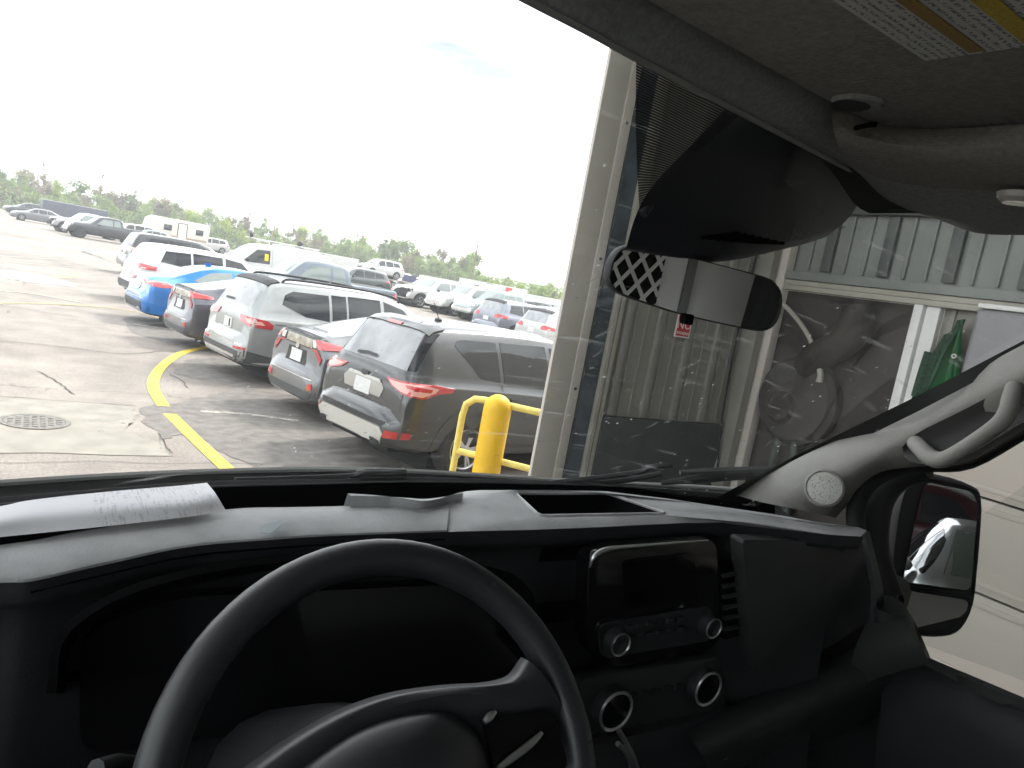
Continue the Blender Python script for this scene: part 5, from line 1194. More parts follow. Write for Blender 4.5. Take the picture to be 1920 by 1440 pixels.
# ---- dash top: near lip, raised centre with its storage bin
N = [(-130, 1108), (0, 1093), (60, 1090), (161, 1067), (242, 1049), (322, 1031), (403, 1020), (523, 1011), (600, 1006), (700, 1002), (840, 997)]
FE = [(-130, 1045), (0, 1025), (60, 1017), (130, 1003), (201, 991), (282, 977), (362, 965), (460, 955), (560, 953), (700, 949), (840, 940)]
nl = [PX(*p, z=-.335) for p in N]; fl = [PX(*p, z=-.327) for p in FE]
mid = [a.lerp(b, .5)+Vector((0, 0, .006)) for a, b in zip(nl, fl)]
grid('dash_top', [nl, [p+Vector((0, .004, .004)) for p in nl], mid, fl, [p+Vector((0, .004, -.012)) for p in fl], [p+Vector((0, .006, -.12)) for p in fl]], M_DASH, van, 4, 3)
NR = [(840, 997), (1003, 993), (1110, 989), (1204, 984), (1290, 980), (1360, 979), (1450, 990), (1560, 1003), (1622, 1006)]
UR = [(1626, 990), (1560, 984), (1450, 964), (1360, 951), (1260, 936), (1136, 921), (1040, 919), (950, 919), (900, 919), (862, 922), (845, 930), (840, 940)]
outer = [PX(*p, z=-.335) for p in NR] + [PX(*p, z=-.323) for p in UR]
inner = [PX(*p, z=-.327) for p in [(1012, 968), (1252, 963), (1140, 925), (966, 925)]]
inner = round_poly(inner, .012, 3)
io = outer; n_ = 64
oo = resample(io, n_); ii = resample(inner, n_)
k0 = min(range(n_), key=lambda k: (oo[0]-ii[k]).length); ii = ii[k0:]+ii[:k0]
bm = bmesh.new(); A = [bm.verts.new(p) for p in oo]; B = [bm.verts.new(p) for p in ii]; M1 = [bm.verts.new(a.lerp(b, .5)+Vector((0, 0, .003))) for a, b in zip(oo, ii)]
O1 = [bm.verts.new(p+Vector((0, .004, -.003))) for p in oo]
for k in range(n_):
    q = (k+1) % n_
    bm.faces.new((A[k], A[q], M1[q], M1[k])); bm.faces.new((M1[k], M1[q], B[q], B[k])); bm.faces.new((O1[k], O1[q], A[q], A[k]))
centre = bm_obj('dash_top', bm, M_DASH, van, 40)
bm = bmesh.new(); A = [bm.verts.new(p+Vector((0, 0, -.001))) for p in ii]; B = [bm.verts.new(p.lerp(sum(ii, Vector())/n_, .08)+Vector((0, 0, -.075))) for p in ii]
for k in range(n_): bm.faces.new((A[k], A[(k+1) % n_], B[(k+1) % n_], B[k]))
bm.faces.new(B); bm_obj('storage_bin', bm, M_TRAY, van, 40)
tube('bin_rim', ii+[ii[0]], .003, M_DASH, van, 6)
a = [PX(*p, z=-.312) for p in [(652, 925), (700, 928), (755, 934), (803, 939), (866, 922)]]; b = [PX(*p, z=-.327) for p in [(656, 952), (700, 950), (755, 948), (803, 946), (866, 944)]]
grid('tray_back_lip', [[p+Vector((0, .03, -.1)) for p in a], a, b], M_DASH, van, 4, 2)
# dust smear on the dash top
sm_ = [PX(*p, z=-.3205) for p in [(488, 1000), (487, 990), (500, 982), (515, 980), (528, 974), (530, 982), (520, 992), (505, 1001)]]
prism('dust_smear', sm_, (0, 0, .0006), mat('pale_smear', (.3, .34, .35), .8), van)
# ---- dash face, cluster, centre stack, glove box
allN = nl + [PX(*p, z=-.335) for p in NR[1:]]
ff = [[p+Vector((0, .002, -.001)) for p in allN], [p+Vector((0, .008, -.028)) for p in allN], [p+Vector((0, .035, -.045)) for p in allN], [Vector((p.x, p.y+.035, CAM.z-.5)) for p in allN], [Vector((p.x, p.y+.01, CAM.z-.75)) for p in allN], [Vector((p.x, p.y-.05, CAM.z-1.2)) for p in allN]]
grid('dash_face', ff, M_DASHK, van, 3, 3)
ob = round_poly([PX(*p, Y=.80) for p in [(150, 1185), (330, 1120), (880, 1095), (960, 1130), (985, 1262), (850, 1320), (150, 1420)]], .03)
prism('instrument_cluster', ob, (0, .02, 0), M_GLOSS, van)
grid('cluster_hood', [[PX(*p, Y=.80) for p in [(120, 1300), (150, 1190), (330, 1105), (620, 1060), (880, 1082), (975, 1130), (1000, 1270)]], [PX(*p, Y=.74) for p in [(105, 1300), (135, 1180), (320, 1090), (620, 1048), (895, 1070), (990, 1120), (1015, 1270)]]], M_TRAY, van, 4, 2, .008)
tube('dash_seam', [p+Vector((0, .0035, -.012)) for p in nl[2:]], .0012, M_TRAY, van, 5)
Ys = .795
bz = round_poly([PX(*p, Y=Ys) for p in [(1103, 1036), (1345, 1010), (1352, 1200), (1325, 1222), (1140, 1256), (1098, 1215)]], .03, 6)
stack = prism('centre_stack', bz, (0, .03, 0), M_GLOSS, van, .003)
prism('display_screen', round_poly([PX(*p, Y=Ys-.004) for p in [(1172, 1052), (1302, 1036), (1306, 1118), (1176, 1136)]], .008), (0, .004, 0), M_SCREEN, stack)
tube('bezel_trim', [PX(*p, Y=Ys-.004) for p in [(1106, 1064), (1110, 1050), (1118, 1040), (1134, 1031), (1165, 1026), (1250, 1019), (1328, 1013)]], [.0012, .003, .004, .004, .003, .002, .001], M_SILV, stack, 8, 3)
prism('radio_panel', round_poly([PX(*p, Y=Ys-.004) for p in [(1122, 1172), (1336, 1136), (1338, 1200), (1128, 1236)]], .02), (0, .004, 0), M_DASHK, stack)
for i in range(6):
    for j in range(2):
        x_ = 1180+i*19; y_ = 1176-i*3.2+j*20; p = PX(x_, y_, Y=Ys-.01); box('radio_button', p, (.014, .006, .008), M_DASHK, stack, bev=.001)
def knob(px, py, r_, Y_, parent, m_in=M_DASHK, dep=.02):
    p = PX(px, py, Y=Y_); k_ = lathe('knob', [(r_*1.02, .0), (r_*1.0, -dep*.6), (r_*.9, -dep)], M_DASHK, parent, 28, p, 'Y')
    rg_ = lathe('knob_ring', [(r_*.9, -dep), (r_, -dep-.002), (r_*1.02, -dep), (r_*.98, -dep+.002), (r_*.86, -dep-.0005)], M_SILV, k_ if parent is van else parent, 28, p, 'Y')
    lathe('knob_cap', [(r_*.86, -dep-.0005), (r_*.5, -dep+.003), (.0, -dep+.004)], m_in, k_ if parent is van else parent, 24, p, 'Y')
knob(1148, 1197, .0185, Ys-.006, stack); knob(1322, 1168, .0175, Ys-.006, stack)
cl = prism('climate_panel', round_poly([PX(*p, Y=.79) for p in [(1085, 1275), (1352, 1232), (1362, 1330), (1100, 1385)]], .02), (0, .03, 0), M_DASHG, van, .003)
knob(1140, 1320, .033, .786, cl, M_GLOSS); knob(1312, 1280, .031, .786, cl, M_GLOSS)
for i in range(5): box('climate_button', PX(1185+i*22, 1305-i*4.5, Y=.787), (.018, .006, .01), M_DASHK, cl, bev=.001)
knob(1357, 1405, .014, .74, van, M_TRAY, .006)
prism('stack_lower', round_poly([PX(*p, Y=.77) for p in [(1095, 1400), (1390, 1335), (1420, 1480), (1100, 1560)]], .02), (0, .03, 0), M_DASHK, van, .003)
tube('shift_loop', [PX(*p, Y=.70) for p in [(1160, 1370), (1175, 1395), (1190, 1425), (1200, 1465)]], .004, M_SILV, van, 8, 4)
tube('shift_loop', [PX(*p, Y=.70) for p in [(1158, 1394), (1172, 1408), (1182, 1430), (1186, 1465)]], .004, M_SILV, van, 8, 4)
# vent right of the stack
vt = prism('air_vent', round_poly([PX(*p, Y=.80) for p in [(1350, 1062), (1388, 1056), (1402, 1188), (1356, 1200)]], .008), (0, .02, 0), M_TRAY, van)
for i in range(6): tube('vent_slat', [PX(1356, 1080+i*20, Y=.796), PX(1391+i*1.5, 1073+i*20, Y=.796)], .004, M_DASHG, vt, 6)
prism('glove_box', round_poly([PX(*p, Y=.775) for p in [(1392, 1012), (1618, 1014), (1640, 1160), (1560, 1212), (1412, 1268)]], .012), (0, .03, 0), M_DASHG, van, .004)
grid('knee_ledge', [[PX(*p, Y=.79) for p in [(1280, 1360), (1400, 1310), (1500, 1268), (1580, 1228), (1650, 1182), (1690, 1135)]], [PX(*p, Y=.73) for p in [(1300, 1392), (1420, 1342), (1520, 1302), (1610, 1258), (1680, 1210), (1712, 1160)]], [PX(*p, Y=.72) for p in [(1320, 1425), (1450, 1378), (1560, 1335), (1660, 1285), (1725, 1230), (1737, 1215)]], [PX(*p, Y=.80) for p in [(1340, 1480), (1480, 1420), (1600, 1370), (1690, 1320), (1742, 1262), (1745, 1235)]]], M_DASHG, van, 4, 3)
tube('ledge_gap', [PX(*p, Y=.738) for p in [(1400, 1348), (1500, 1312), (1600, 1262), (1680, 1206), (1708, 1172)]], .004, M_TRAY, van, 6, 3)
grid('dash_end_cap', [[PX(*p, X=1.44) for p in [(1620, 1002), (1634, 1060), (1643, 1120), (1638, 1180)]], [PX(*p, X=1.48) for p in [(1630, 996), (1646, 1060), (1657, 1110), (1656, 1170)]]], M_DASHK, van, 4, 3, .01)
prism('dash_side_filler', [PX(*p, Y=.85) for p in [(1380, 1000), (1620, 1000), (1648, 1060), (1662, 1120), (1690, 1185), (1690, 1260), (1600, 1330), (1380, 1420)]], (0, .02, 0), M_SEAL, van)
cp_ = PX(1668, 1140, X=1.47)
pod = lathe('cup_holder', [(.033, -.02), (.034, -.002), (.032, .0), (.029, -.001), (.027, -.04), (.0, -.04)], M_SEAL, van, 24, cp_)
grid('ledge_end', [[PX(*p, X=1.50) for p in [(1640, 1125), (1660, 1116), (1690, 1128), (1712, 1160)]], [PX(*p, X=1.45) for p in [(1625, 1165), (1652, 1158), (1690, 1165), (1718, 1185)]], [PX(*p, X=1.42) for p in [(1600, 1225), (1650, 1215), (1700, 1205), (1728, 1212)]], [PX(*p, X=1.44) for p in [(1590, 1290), (1650, 1270), (1700, 1255), (1742, 1245)]]], M_DASHG, van, 4, 3)
# ---- steering wheel
TW = R(35); cw = W(.289, .487, -.415); e1 = Vector((1, 0, 0)); e2 = Vector((0, math.sin(TW), math.cos(TW))); e3 = Vector((0, -math.cos(TW), math.sin(TW)))
rimp = [cw+(e1*math.cos(a)+e2*math.sin(a))*.187 for a in np.linspace(0, 2*math.pi, 73)]
sw = tube('steering_wheel', rimp, .0165, M_WHEEL, van, 16, 0, False)
tube('rim_seam', [cw+(e1*math.cos(a)+e2*math.sin(a))*.1715+e3*.004 for a in np.linspace(R(150), R(215), 20)], .0008, M_DASHG, sw, 5)
def SW(x, y, o_=0.): return PN(x, y, cw+e3*o_, e3)
grid('spoke', [[SW(*p, -.012) for p in [(440, 1470), (545, 1396), (640, 1343), (730, 1312), (830, 1297), (905, 1292), (955, 1278), (985, 1240)]], [SW(*p, .012) for p in [(455, 1480), (560, 1402), (650, 1350), (735, 1319), (832, 1303), (908, 1298), (968, 1286), (1000, 1252)]], [SW(*p, .014) for p in [(480, 1490), (585, 1418), (668, 1362), (745, 1330), (838, 1312), (915, 1310), (990, 1300), (1030, 1290)]], [SW(*p, -.004) for p in [(560, 1500), (640, 1450), (700, 1400), (770, 1380), (850, 1370), (930, 1375), (1000, 1370), (1060, 1340)]]], M_WHEEL, sw, 4, 3, .006)
cen = (720, 1500); ro = [(505, 1520), (540, 1462), (600, 1412), (670, 1368), (750, 1340), (830, 1332), (885, 1362), (915, 1420), (930, 1500)]
rows = []
for f_, o_ in ((1.0, .006), (.97, .026), (.85, .040), (.55, .054), (.1, .060)): rows.append([SW(cen[0]+(p[0]-cen[0])*f_, cen[1]+(p[1]-cen[1])*f_, o_) for p in ro])
grid('airbag_cover', rows, M_WHEEL, sw, 3, 3)
tube('spoke_trim', [SW(*p, .02) for p in [(935, 1440), (965, 1418), (995, 1395), (1016, 1374)]], [.0025, .0035, .0035, .002], M_SILV, sw, 8, 3)
tube('spoke_trim', [SW(*p, .02) for p in [(908, 1354), (918, 1344), (929, 1334)]], [.0025, .004, .002], M_SILV, sw, 8, 3)
prism('switch_pod', round_poly([SW(*p, .012) for p in [(900, 1345), (1030, 1330), (1060, 1440), (930, 1490)]], .01), e3*.006, M_GLOSS, sw)
lathe('horn_emblem', [(.0, .0), (.02, .0), (.02, .002), (.0, .003)], M_SILV, sw, 20, cw+e3*.062-e2*.02, rotm=Matrix((e1, e2, e3)).transposed())
tube('column_shroud', [cw-e3*.03, cw-e3*.16-Vector((0, 0, .0)), cw-e3*.34], [.06, .075, .08], M_DASHK, van, 16)
tube('indicator_stalk', [PX(180, 1440, Y=.60), PX(215, 1432, Y=.62), PX(250, 1430, Y=.64)], [.007, .008, .006], M_DASHG, van, 8)
# ---- header, headliner, visor
E1 = [(860, -75), (1000, 0), (1100, 52), (1195, 105), (1300, 160), (1400, 213), (1500, 265), (1600, 318)]
Ee = [PX(*p, z=.21) for p in E1] + [PX(*p, Y=y) for p, y in zip([(1655, 371), (1700, 394), (1760, 412), (1830, 437), (1920, 441), (2060, 440)], (.60, .605, .60, .585, .56, .5))]
C1 = [(870, -185), (1000, -110), (1090, -62), (1180, -12), (1275, 38), (1370, 92), (1460, 142), (1545, 190)]
Cc = [PX(*p, z=.238) for p in C1] + [PX(*p, z=.238) for p in [(1600, 215), (1680, 232), (1760, 236), (1850, 232), (1960, 225), (2080, 210)]]
Mm = []
for i, (a, b) in enumerate(zip(Ee, Cc)):
    q = a.lerp(b, .5); bulge = 0 if i < 6 else min(1, (i-5)/4)*.030
    Mm.append(q+Vector((0, -bulge*.3, -bulge)))
E0 = [p+Vector((0, .035, .02)) for p in Ee]
grid('header_trim', [E0, Ee, Mm, Cc, [p+Vector((0, -.01, .04)) for p in Cc]], M_HEADC, van, 3, 4)
tube('header_edge', [p+Vector((0, .002, -.001)) for p in Ee[:8]], .0035, mat('pale_header_edge', (.3, .3, .29), .6), van, 8, 3)
grid('headliner', [[W(x, .62, .30) for x in (-.35, .3, .9, 1.6)], [W(x, .2, .31) for x in (-.35, .3, .9, 1.6)], [W(x, -.3, .32) for x in (-.35, .3, .9, 1.6)], [W(x, -.95, .32) for x in (-.35, .3, .9, 1.6)]], M_HEAD, van, 3, 3, .02, dirn=(0, 0, 1))
vis = prism('sun_visor', round_poly([PX(*p, z=.229) for p in [(900, -170), (1210, 2), (1540, 185), (1650, 238), (1800, 237), (1960, 224)]]+[W(.60, .10, .229), W(.05, .10, .229)], .01, 3), (0, 0, .018), M_VISOR, van, .004)
grid('overhead_shelf', [[PX(*p, z=.233) for p in [(1560, 205), (1680, 238), (1800, 240), (1960, 228), (2100, 210)]], [PX(*p, z=.205) for p in [(1565, 255), (1680, 285), (1800, 290), (1960, 290), (2100, 285)]], [PX(*p, z=.200) for p in [(1590, 300), (1690, 352), (1800, 352), (1960, 345), (2100, 340)]], [PX(*p, z=.222) for p in [(1640, 345), (1700, 372), (1800, 380), (1960, 372), (2100, 370)]]], M_HEAD, van, 4, 4)
clp = PX(1607, 196, z=.2262); lathe('visor_clip', [(.0, -.001), (.016, -.0015), (.0215, -.001), (.024, .003)], M_HEADC, van, 20, clp)
lathe('visor_clip_recess', [(.0, -.0022), (.015, -.0022), (.0175, -.001)], M_DASHG, van, 20, clp+Vector((-.003, .004, -.0006)))
tube('visor_clip_slot', [PX(*p, z=.215) for p in [(1604, 240), (1625, 235), (1642, 233)]], .0025, M_TRAY, van, 6)
tube('shelf_slot', [PX(*p, z=.196) for p in [(1765, 385), (1790, 396), (1815, 408), (1838, 420)]], .003, M_TRAY, van, 6, 3)
dl = PX(1912, 375, z=.19); lathe('dome_lamp', [(.0, -.003), (.016, -.004), (.022, .0), (.024, .006)], M_LCLR, van, 20, dl)
# warning label on the visor
q0 = PX(1738, 113, z=.2282); qa = PX(1560, -4, z=.2282); ev = (qa-q0).normalized(); eu = Vector((-ev.y, ev.x, 0))
if (PX(1920, 82, z=.2282)-q0).dot(eu) < 0: eu = -eu
def LB(u_, v_, dz=0.): return q0+eu*u_+ev*v_+Vector((0, 0, -dz))
M_LAB = mat('label_white', (.55, .56, .55), .6)
def label_print():
    n, l = nodes_of(M_LAB); b = n['Principled BSDF']; uv = n.new('ShaderNodeUVMap')
    mp_ = n.new('ShaderNodeMapping'); mp_.inputs['Scale'].default_value = (42, 60, 1); l(uv.outputs['UV'], mp_.inputs['Vector'])
    x = n.new('ShaderNodeTexNoise'); x.inputs['Scale'].default_value = 1; x.inputs['Detail'].default_value = 1; l(mp_.outputs['Vector'], x.inputs['Vector'])
    sp = n.new('ShaderNodeSeparateXYZ'); l(uv.outputs['UV'], sp.inputs['Vector'])
    a = n.new('ShaderNodeMath'); a.operation = 'MULTIPLY'; a.inputs[1].default_value = 24; l(sp.outputs['X'], a.inputs[0])
    f = n.new('ShaderNodeMath'); f.operation = 'FRACT'; l(a.outputs[0], f.inputs[0]); g = n.new('ShaderNodeMath'); g.operation = 'GREATER_THAN'; g.inputs[1].default_value = .52; l(f.outputs[0], g.inputs[0])
    r = n.new('ShaderNodeValToRGB'); r.color_ramp.elements[0].position = .46; r.color_ramp.elements[1].position = .54; l(x.outputs['Fac'], r.inputs['Fac'])
    k = n.new('ShaderNodeMath'); k.operation = 'MULTIPLY'; l(g.outputs[0], k.inputs[0]); l(r.outputs['Color'], k.inputs[1])
    k2 = n.new('ShaderNodeMath'); k2.operation = 'MULTIPLY'; k2.inputs[1].default_value = .75; l(k.outputs[0], k2.inputs[0])
    mm = n.new('ShaderNodeMixRGB'); mm.inputs['Color1'].default_value = (.55, .56, .55, 1); mm.inputs['Color2'].default_value = (.06, .065, .07, 1); l(k2.outputs[0], mm.inputs['Fac']); l(mm.outputs['Color'], b.inputs['Base Color'])
label_print()
lab = uvgrid('warning_label', [[LB(u_, v_, .0004) for u_ in (-.001, .05, .10, .16)] for v_ in (0, .06, .12, .2)], M_LAB, vis, 2, 2)
M_LY = mat('label_yellow', (.5, .36, .03), .6, noise=(400, .25)); M_LB2 = mat('label_brown', (.3, .19, .04), .6, noise=(400, .25))
for (u0, u1, m_) in ((.033, .044, M_LB2), (.070, .084, M_LY), (.128, .150, M_LY)):
    prism('label_stripe', [LB(u0, .004, .001), LB(u1, .004, .001), LB(u1, .2, .001), LB(u0, .2, .001)], (0, 0, .0004), m_, vis)
# ---- sensor cover behind the mirror
sens = grid('sensor_cover', [[PX(*p, Y=.585) for p in [(1372, 192), (1460, 236), (1550, 282), (1640, 326)]], [PX(*p, Y=.60) for p in [(1300, 268), (1430, 318), (1535, 330), (1632, 345)]], [PX(*p, Y=.625) for p in [(1232, 338), (1390, 380), (1515, 380), (1612, 378)]], [PX(*p, Y=.655) for p in [(1196, 395), (1355, 432), (1500, 425), (1585, 415)]], [PX(*p, Y=.69) for p in [(1175, 462), (1335, 488), (1480, 462), (1552, 442)]], [PX(*p, Y=.75) for p in [(1180, 470), (1335, 490), (1478, 464), (1548, 445)]]], M_SENS, van, 5, 4)
for i in range(7):
    x0 = 1315+i*14; tube('cover_vent', [PX(x0, 446+i*1.2, Y=.655), PX(x0+70, 437+i*3.2, Y=.655)], .0022, M_TRAY, sens, 6)
tube('cover_fold', [PX(*p, Y=.652) for p in [(1205, 402), (1245, 345), (1310, 275), (1385, 204)]], .006, M_SENS, sens, 8, 3)
# ---- rear-view mirror
mc = W(.71, .69, .035); mn = Vector((math.sin(R(195)), math.cos(R(195)), -.012)).normalized()
op = [(1138, 520), (1143, 492), (1160, 467), (1188, 459), (1235, 466), (1330, 491), (1430, 518), (1453, 531), (1465, 553), (1463, 585), (1450, 611), (1428, 621), (1392, 616), (1285, 592), (1205, 567), (1163, 551), (1144, 537)]
cx = sum(p[0] for p in op)/len(op); cy = sum(p[1] for p in op)/len(op)
oo = catmull([PN(*p, mc, mn) for p in op]+[PN(*op[0], mc, mn)], 3)[:-1]; cc = sum(oo, Vector())/len(oo)
bm = bmesh.new(); rings = []
for f_, d_ in ((.955, .001), (.985, .004), (1.0, 0), (1.0, -.012), (.9, -.026), (.5, -.034)):
    rings.append([bm.verts.new(cc+(p-cc)*f_+mn*d_) for p in oo])
for a, b in zip(rings[:-1], rings[1:]):
    for k in range(len(oo)): bm.faces.new((a[k], a[(k+1) % len(oo)], b[(k+1) % len(oo)], b[k]))
bm.faces.new(rings[-1]); rvm = bm_obj('rear_view_mirror', bm, M_DASHK, van, 40)
bm = bmesh.new(); bm.faces.new([bm.verts.new(cc+(p-cc)*.957+mn*.0015) for p in oo]); bmesh.ops.triangulate(bm, faces=bm.faces[:]); bm_obj('mirror_glass', bm, M_MIRR, rvm)
box('dimmer_tab', PN(1286, 598, mc, mn)+mn*.002, (.016, .012, .014), M_TRAY, rvm, bev=.003)
tube('mirror_stem', [cc-mn*.03, cc-mn*.05+Vector((0, .02, .03)), W(.71, .74, .12)], .012, M_SENS, rvm, 10, 3)
# ---- right A-pillar, grab handle, tweeter
r0 = [(1372, 926), (1440, 892), (1500, 860), (1600, 812), (1700, 762), (1810, 706), (1920, 648), (2060, 575)]
r1 = [(1430, 942), (1485, 915), (1545, 882), (1632, 838), (1722, 793), (1830, 733), (1920, 688), (2060, 615)]
r2 = [(1500, 956), (1535, 930), (1580, 900), (1645, 862), (1712, 828), (1815, 775), (1920, 724), (2060, 655)]
r3 = [(1562, 970), (1585, 945), (1606, 916), (1650, 884), (1720, 872), (1810, 862), (1920, 800), (2060, 725)]
xs = np.linspace(1.53, 1.42, 8)
grid('pillar_trim', [[PX(*p, X=x+.03) for p, x in zip(r0, xs)], [PX(*p, X=x) for p, x in zip(r0, xs)], [PX(*p, X=x-.035) for p, x in zip(r1, xs)], [PX(*p, X=x-.03) for p, x in zip(r2, xs)], [PX(*p, X=x+.02) for p, x in zip(r3, xs)], [PX(*p, X=x+.06) for p, x in zip(r3, xs)]], M_PILL, van, 4, 3)
grid('grab_recess', [[PX(*p, X=1.412) for p in [(1692, 838), (1720, 812), (1800, 772), (1880, 730), (1960, 690)]], [PX(*p, X=1.425) for p in [(1694, 850), (1735, 838), (1810, 805), (1885, 765), (1960, 735)]], [PX(*p, X=1.415) for p in [(1702, 864), (1750, 872), (1820, 850), (1890, 808), (1960, 770)]]], mat('recess_grey', (.03, .03, .029), .8), van, 4, 3)
hd_ = [(1716, 830), (1728, 842), (1745, 858), (1768, 862), (1800, 845), (1850, 812), (1878, 790), (1892, 768), (1898, 746), (1903, 728)]
tube('grab_handle', [PX(*p, X=x) for p, x in zip(hd_, (1.42, 1.40, 1.385, 1.375, 1.36, 1.355, 1.355, 1.36, 1.375, 1.40))], [.015, .0155, .016, .0145, .013, .013, .014, .015, .0155, .015], M_PILL, van, 14, 4)
sp_ = PX(1545, 915, X=1.435); nx = Vector((-.86, -.42, .25)).normalized(); rm_ = nx.to_track_quat('Z', 'Y').to_matrix()
M_GRILL = mat('tweeter_grille', (.4, .395, .37), .6)
def grill_dots():
    n, l = nodes_of(M_GRILL); b = n['Principled BSDF']; t = n.new('ShaderNodeTexCoord'); v = n.new('ShaderNodeTexVoronoi'); v.inputs['Scale'].default_value = 260; l(t.outputs['Object'], v.inputs['Vector'])
    r = n.new('ShaderNodeValToRGB'); r.color_ramp.elements[0].position = .2; r.color_ramp.elements[1].position = .32; r.color_ramp.elements[0].color = (.1, .1, .1, 1); r.color_ramp.elements[1].color = (.4, .395, .37, 1); l(v.outputs['Distance'], r.inputs['Fac']); l(r.outputs['Color'], b.inputs['Base Color'])
grill_dots()
spk = lathe('tweeter', [(.040, -.01), (.040, .004), (.036, .007), (.033, .005)], M_PILL, van, 28, sp_, rotm=rm_); lathe('tweeter_grille', [(.033, .005), (.02, .008), (.0, .009)], M_GRILL, spk, 28, sp_, rotm=rm_)
# door seal and window frame
tube('door_seal', [PX(*p, X=1.57) for p in [(1612, 1030), (1604, 975), (1612, 930), (1642, 895), (1690, 876), (1745, 872), (1820, 868), (1930, 806), (2060, 735)]], [.02, .02, .02, .02, .018, .015, .012, .012, .012], M_SEAL, van, 10, 4)
tube('window_frame', [PX(*p, X=1.64) for p in [(1668, 1120), (1640, 1040), (1640, 975), (1655, 928), (1690, 895), (1740, 880)]], [.03, .032, .032, .03, .026, .02], M_SEAL, van, 10, 4)
grid('door_front_corner', [[PX(*p, X=1.66) for p in q] for q in ([(1630, 985), (1642, 990), (1655, 992)], [(1632, 1060), (1655, 1068), (1680, 1075)], [(1640, 1150), (1670, 1160), (1694, 1168)], [(1650, 1290), (1710, 1290), (1770, 1290)])], M_SEAL, van, 3, 3, .01)
# ---- right door
door = grid('door_panel', [[PX(*p, X=1.64) for p in [(1660, 1190), (1740, 1232), (1830, 1270), (1920, 1308), (2080, 1375)]], [PX(*p, X=1.60) for p in [(1670, 1208), (1745, 1246), (1830, 1284), (1920, 1324), (2080, 1392)]], [PX(*p, X=1.54) for p in [(1660, 1230), (1740, 1275), (1820, 1315), (1910, 1365), (2060, 1440)]], [PX(*p, X=1.53) for p in [(1640, 1440), (1720, 1480), (1800, 1510), (1880, 1560), (2040, 1650)]]], M_DASHK, van, 4, 3)
prism('window_switch', round_poly([PX(*p, X=1.555) for p in [(1790, 1262), (1880, 1300), (1905, 1318), (1880, 1322), (1800, 1285)]], .008), (.01, 0, 0), M_DASHG, door)
prism('door_glass', [W(1.68, .95, -.62), W(1.68, -.35, -.45), W(1.60, -.35, .22), W(1.60, .3, .22)], (.004, 0, 0), M_CLEAR, van)
# ---- right wing mirror
mq = PX(1765, 1010, X=1.97); mn2 = Vector((math.sin(R(209)), math.cos(R(209)), .07)).normalized()
def SM(x, y, o_=0.): return PN(x, y, mq+mn2*o_, mn2)
hp = [(1716, 896), (1748, 893), (1822, 911), (1840, 935), (1838, 1000), (1832, 1070), (1824, 1135), (1802, 1180), (1768, 1194), (1712, 1190), (1684, 1165), (1670, 1090), (1676, 1000), (1692, 920)]
oo = catmull([SM(*p) for p in hp]+[SM(*hp[0])], 3)[:-1]; cc = sum(oo, Vector())/len(oo); bm = bmesh.new(); rings = []
for f_, d_ in ((.93, -.004), (.97, .004), (1.0, -.002), (1.02, -.04), (.95, -.09), (.75, -.125), (.4, -.14)): rings.append([bm.verts.new(cc+(p-cc)*f_+mn2*d_) for p in oo])
for a, b in zip(rings[:-1], rings[1:]):
    for k in range(len(oo)): bm.faces.new((a[k], a[(k+1) % len(oo)], b[(k+1) % len(oo)], b[k]))
bm.faces.new(rings[-1]); bm.faces.new(rings[0][::-1]); wm = bm_obj('wing_mirror', bm, M_BLK, van, 40)
g1 = round_poly([SM(*p, .003) for p in [(1735, 904), (1822, 921), (1834, 945), (1820, 1108), (1692, 1090), (1722, 950)]], .02, 4)
bm = bmesh.new(); bm.faces.new([bm.verts.new(p) for p in g1]); bmesh.ops.triangulate(bm, faces=bm.faces[:]); bm_obj('mirror_glass', bm, M_MIRR, wm)
n3 = (mn2+Vector((.10, 0, -.22))).normalized(); c3 = SM(1756, 1150, .003)
g2 = round_poly([PN(*p, c3, n3) for p in [(1692, 1106), (1818, 1126), (1806, 1165), (1766, 1188), (1712, 1184), (1700, 1165)]], .02, 4)
bm = bmesh.new(); bm.faces.new([bm.verts.new(p) for p in g2]); bmesh.ops.triangulate(bm, faces=bm.faces[:]); bm_obj('spot_mirror_glass', bm, M_MIRR, wm)
tube('mirror_divider', [SM(1688, 1098, .006), SM(1822, 1117, .006)], .005, M_BLK, wm, 8)
tube('mirror_arm', [PX(1650, 1120, X=1.68), PX(1668, 1112, X=1.78), PX(1684, 1100, X=1.95)], [.05, .045, .03], M_SEAL, wm, 12, 3)
# ---- the cab behind the view: floor, left door, seats, bulkhead, roof
box('cab_floor', W(.71, .1, -1.42), (1.95, 2.1, .05), M_SEAL, van); box('firewall', W(.71, 1.2, -1.0), (1.9, .05, .85), M_SEAL, van)
box('door_panel', W(-.25, .3, -.85), (.08, 1.5, .85), M_DASHK, van, bev=.02); box('door_panel', W(1.70, .3, -1.0), (.08, 1.5, .6), M_DASHK, van, bev=.02)
prism('door_glass', [W(-.27, .95, -.43), W(-.27, -.45, -.43), W(-.2, -.45, .22), W(-.2, .3, .22)], (-.004, 0, 0), M_CLEAR, van)
tube('pillar_trim', [W(-.2, 1.18, -.42), W(-.12, .85, -.12), W(-.06, .52, .2)], .045, M_PILL, van, 10, 3)
box('body_side', W(-.31, -2.9, -.5), (.06, 4.6, 2.0), M_VANW, van); box('body_side', W(1.76, -2.9, -.5), (.06, 4.6, 2.0), M_VANW, van)
box('b_pillar', W(-.24, -.55, -.1), (.1, .12, .8), M_PILL, van, bev=.02); box('b_pillar', W(1.64, -.55, -.1), (.1, .12, .8), M_PILL, van, bev=.02)
box('roof_skin', W(.71, -2.3, .42), (2.0, 5.7, .03), M_VANW, van); box('body_floor', W(.71, -3.0, -1.45), (2.0, 4.4, .05), M_VANW, van)
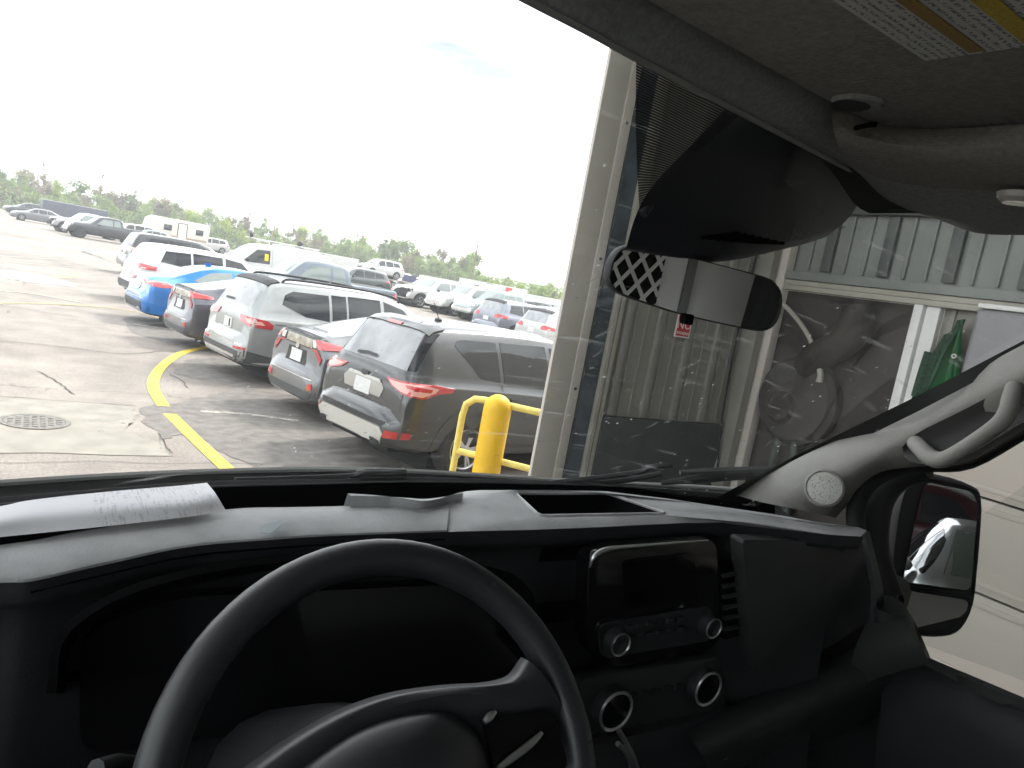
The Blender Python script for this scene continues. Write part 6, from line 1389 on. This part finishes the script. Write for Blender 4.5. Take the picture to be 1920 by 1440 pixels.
blk = box('bulkhead_panel', W(1.16, -.95, -.55), (1.08, .02, 1.9), M_WHITEP, van); 
box('bulkhead_panel', W(.2, -.95, -1.05), (.86, .02, .9), M_WHITEP, van)
box('bulkhead_post', W(1.155, -.93, -.3), (.03, .02, 1.35), mat('grey_post', (.2, .2, .2), .5), van)
box('bulkhead_header', W(.3, -.95, .33), (.9, .02, .1), M_WHITEP, van)
# diamond mesh window
mx0, mx1, mz0, mz1 = .62, 1.06, -.12, .29
box('mesh_backing', W((mx0+mx1)/2, -.935, (mz0+mz1)/2), (mx1-mx0, .004, mz1-mz0), M_UNDER, van)
pit = .060
for s_ in (-1, 1):
    k = -14
    while k < 22:
        # line x = x0 + s*(z)*0.62
        x0 = mx0+k*pit; pts = []
        za, zb2 = mz0, mz1; xa = x0+s_*(za-mz0)*.68+(0 if s_ > 0 else .0); xb = x0+s_*(zb2-mz0)*.68
        t0, t1 = 0., 1.
        for lo in (0, 1):
            dx = xb-xa
            for bound, sgn in ((mx0, 1), (mx1, -1)):
                if abs(dx) > 1e-9:
                    t = (bound-xa)/dx
                    if (dx > 0) == (sgn > 0): t0 = max(t0, t)
                    else: t1 = min(t1, t)
        if t1-t0 > .03:
            yb_ = -.925+.002*s_; p0 = W(xa+(xb-xa)*t0, yb_, za+(zb2-za)*t0); p1 = W(xa+(xb-xa)*t1, yb_, za+(zb2-za)*t1)
            d_ = p1-p0; rot = Matrix.Rotation(-math.atan2(d_.z, d_.x), 4, 'Y'); box('mesh_bar', (p0+p1)/2, (d_.length, .003, .013), M_WHITEP, van, rot)
        k += 1
def seat(x, parent):
    st = box('seat_back', W(x, -.52, -.45), (.5, .14, .7), M_SEAT, parent, Matrix.Rotation(R(-10), 4, 'X'), .05, 3)
    box('seat_cushion', W(x, -.2, -.85), (.5, .55, .14), M_SEAT, parent, None, .05, 3)
    box('headrest', W(x, -.60, .07), (.27, .11, .3), M_SEAT, parent, Matrix.Rotation(R(-8), 4, 'X'), .04, 3)
seat(1.40, van); seat(.26, van)
for ch in van.children: ch.location = ch.location-VC
# ---- sheet of paper on the dash
far_ = [PX(*p, z=-.318) for p in [(-150, 972), (0, 949), (62, 937), (200, 922), (330, 911), (388, 905)]]
mid_ = [PX(*p, z=-.306) for p in [(-150, 992), (0, 974), (70, 962), (205, 950), (350, 938), (404, 925)]]
near_ = [PX(*p, z=-.318) for p in [(-150, 1022), (0, 1007), (80, 999), (215, 985), (360, 968), (424, 958)]]
pp = uvgrid('paper_sheet', [near_, mid_, far_], M_PAPER, None, 6, 6)
tag(pp, 'printed white paper sheet lying on the dashboard at the left', 'paper')
# ---- cars in the hall behind, seen in the wing mirror
generic('sedan', 'parked_sedan', 'pale grey sedan inside the garage, seen in the wing mirror', 'sedan', P_SLV, (3.35, -5.6), R(92))
generic('tiguan', 'parked_suv', 'dark maroon SUV inside the garage, seen in the wing mirror', 'SUV', paint('maroon_paint', (.045, .01, .015), .3, .3), (3.2, -11.4), R(8))
# ================================================================== HAZE
hz_ = box('haze', (25, 60, 6.5), (460, 420, 15.4), None)
hm = bpy.data.materials.new('thin_haze'); hm.use_nodes = True; n, l = nodes_of(hm); n.clear()
vo = n.new('ShaderNodeVolumePrincipled'); vo.inputs['Color'].default_value = (.95, .97, 1, 1); vo.inputs['Density'].default_value = .0015; vo.inputs['Anisotropy'].default_value = .3
ho = n.new('ShaderNodeOutputMaterial'); l(vo.outputs['Volume'], ho.inputs['Volume']); hz_.data.materials.append(hm)
tag(hz_, 'thin pale haze over the whole lot', 'haze', kind='stuff')
sc.cycles.volume_bounces = 0
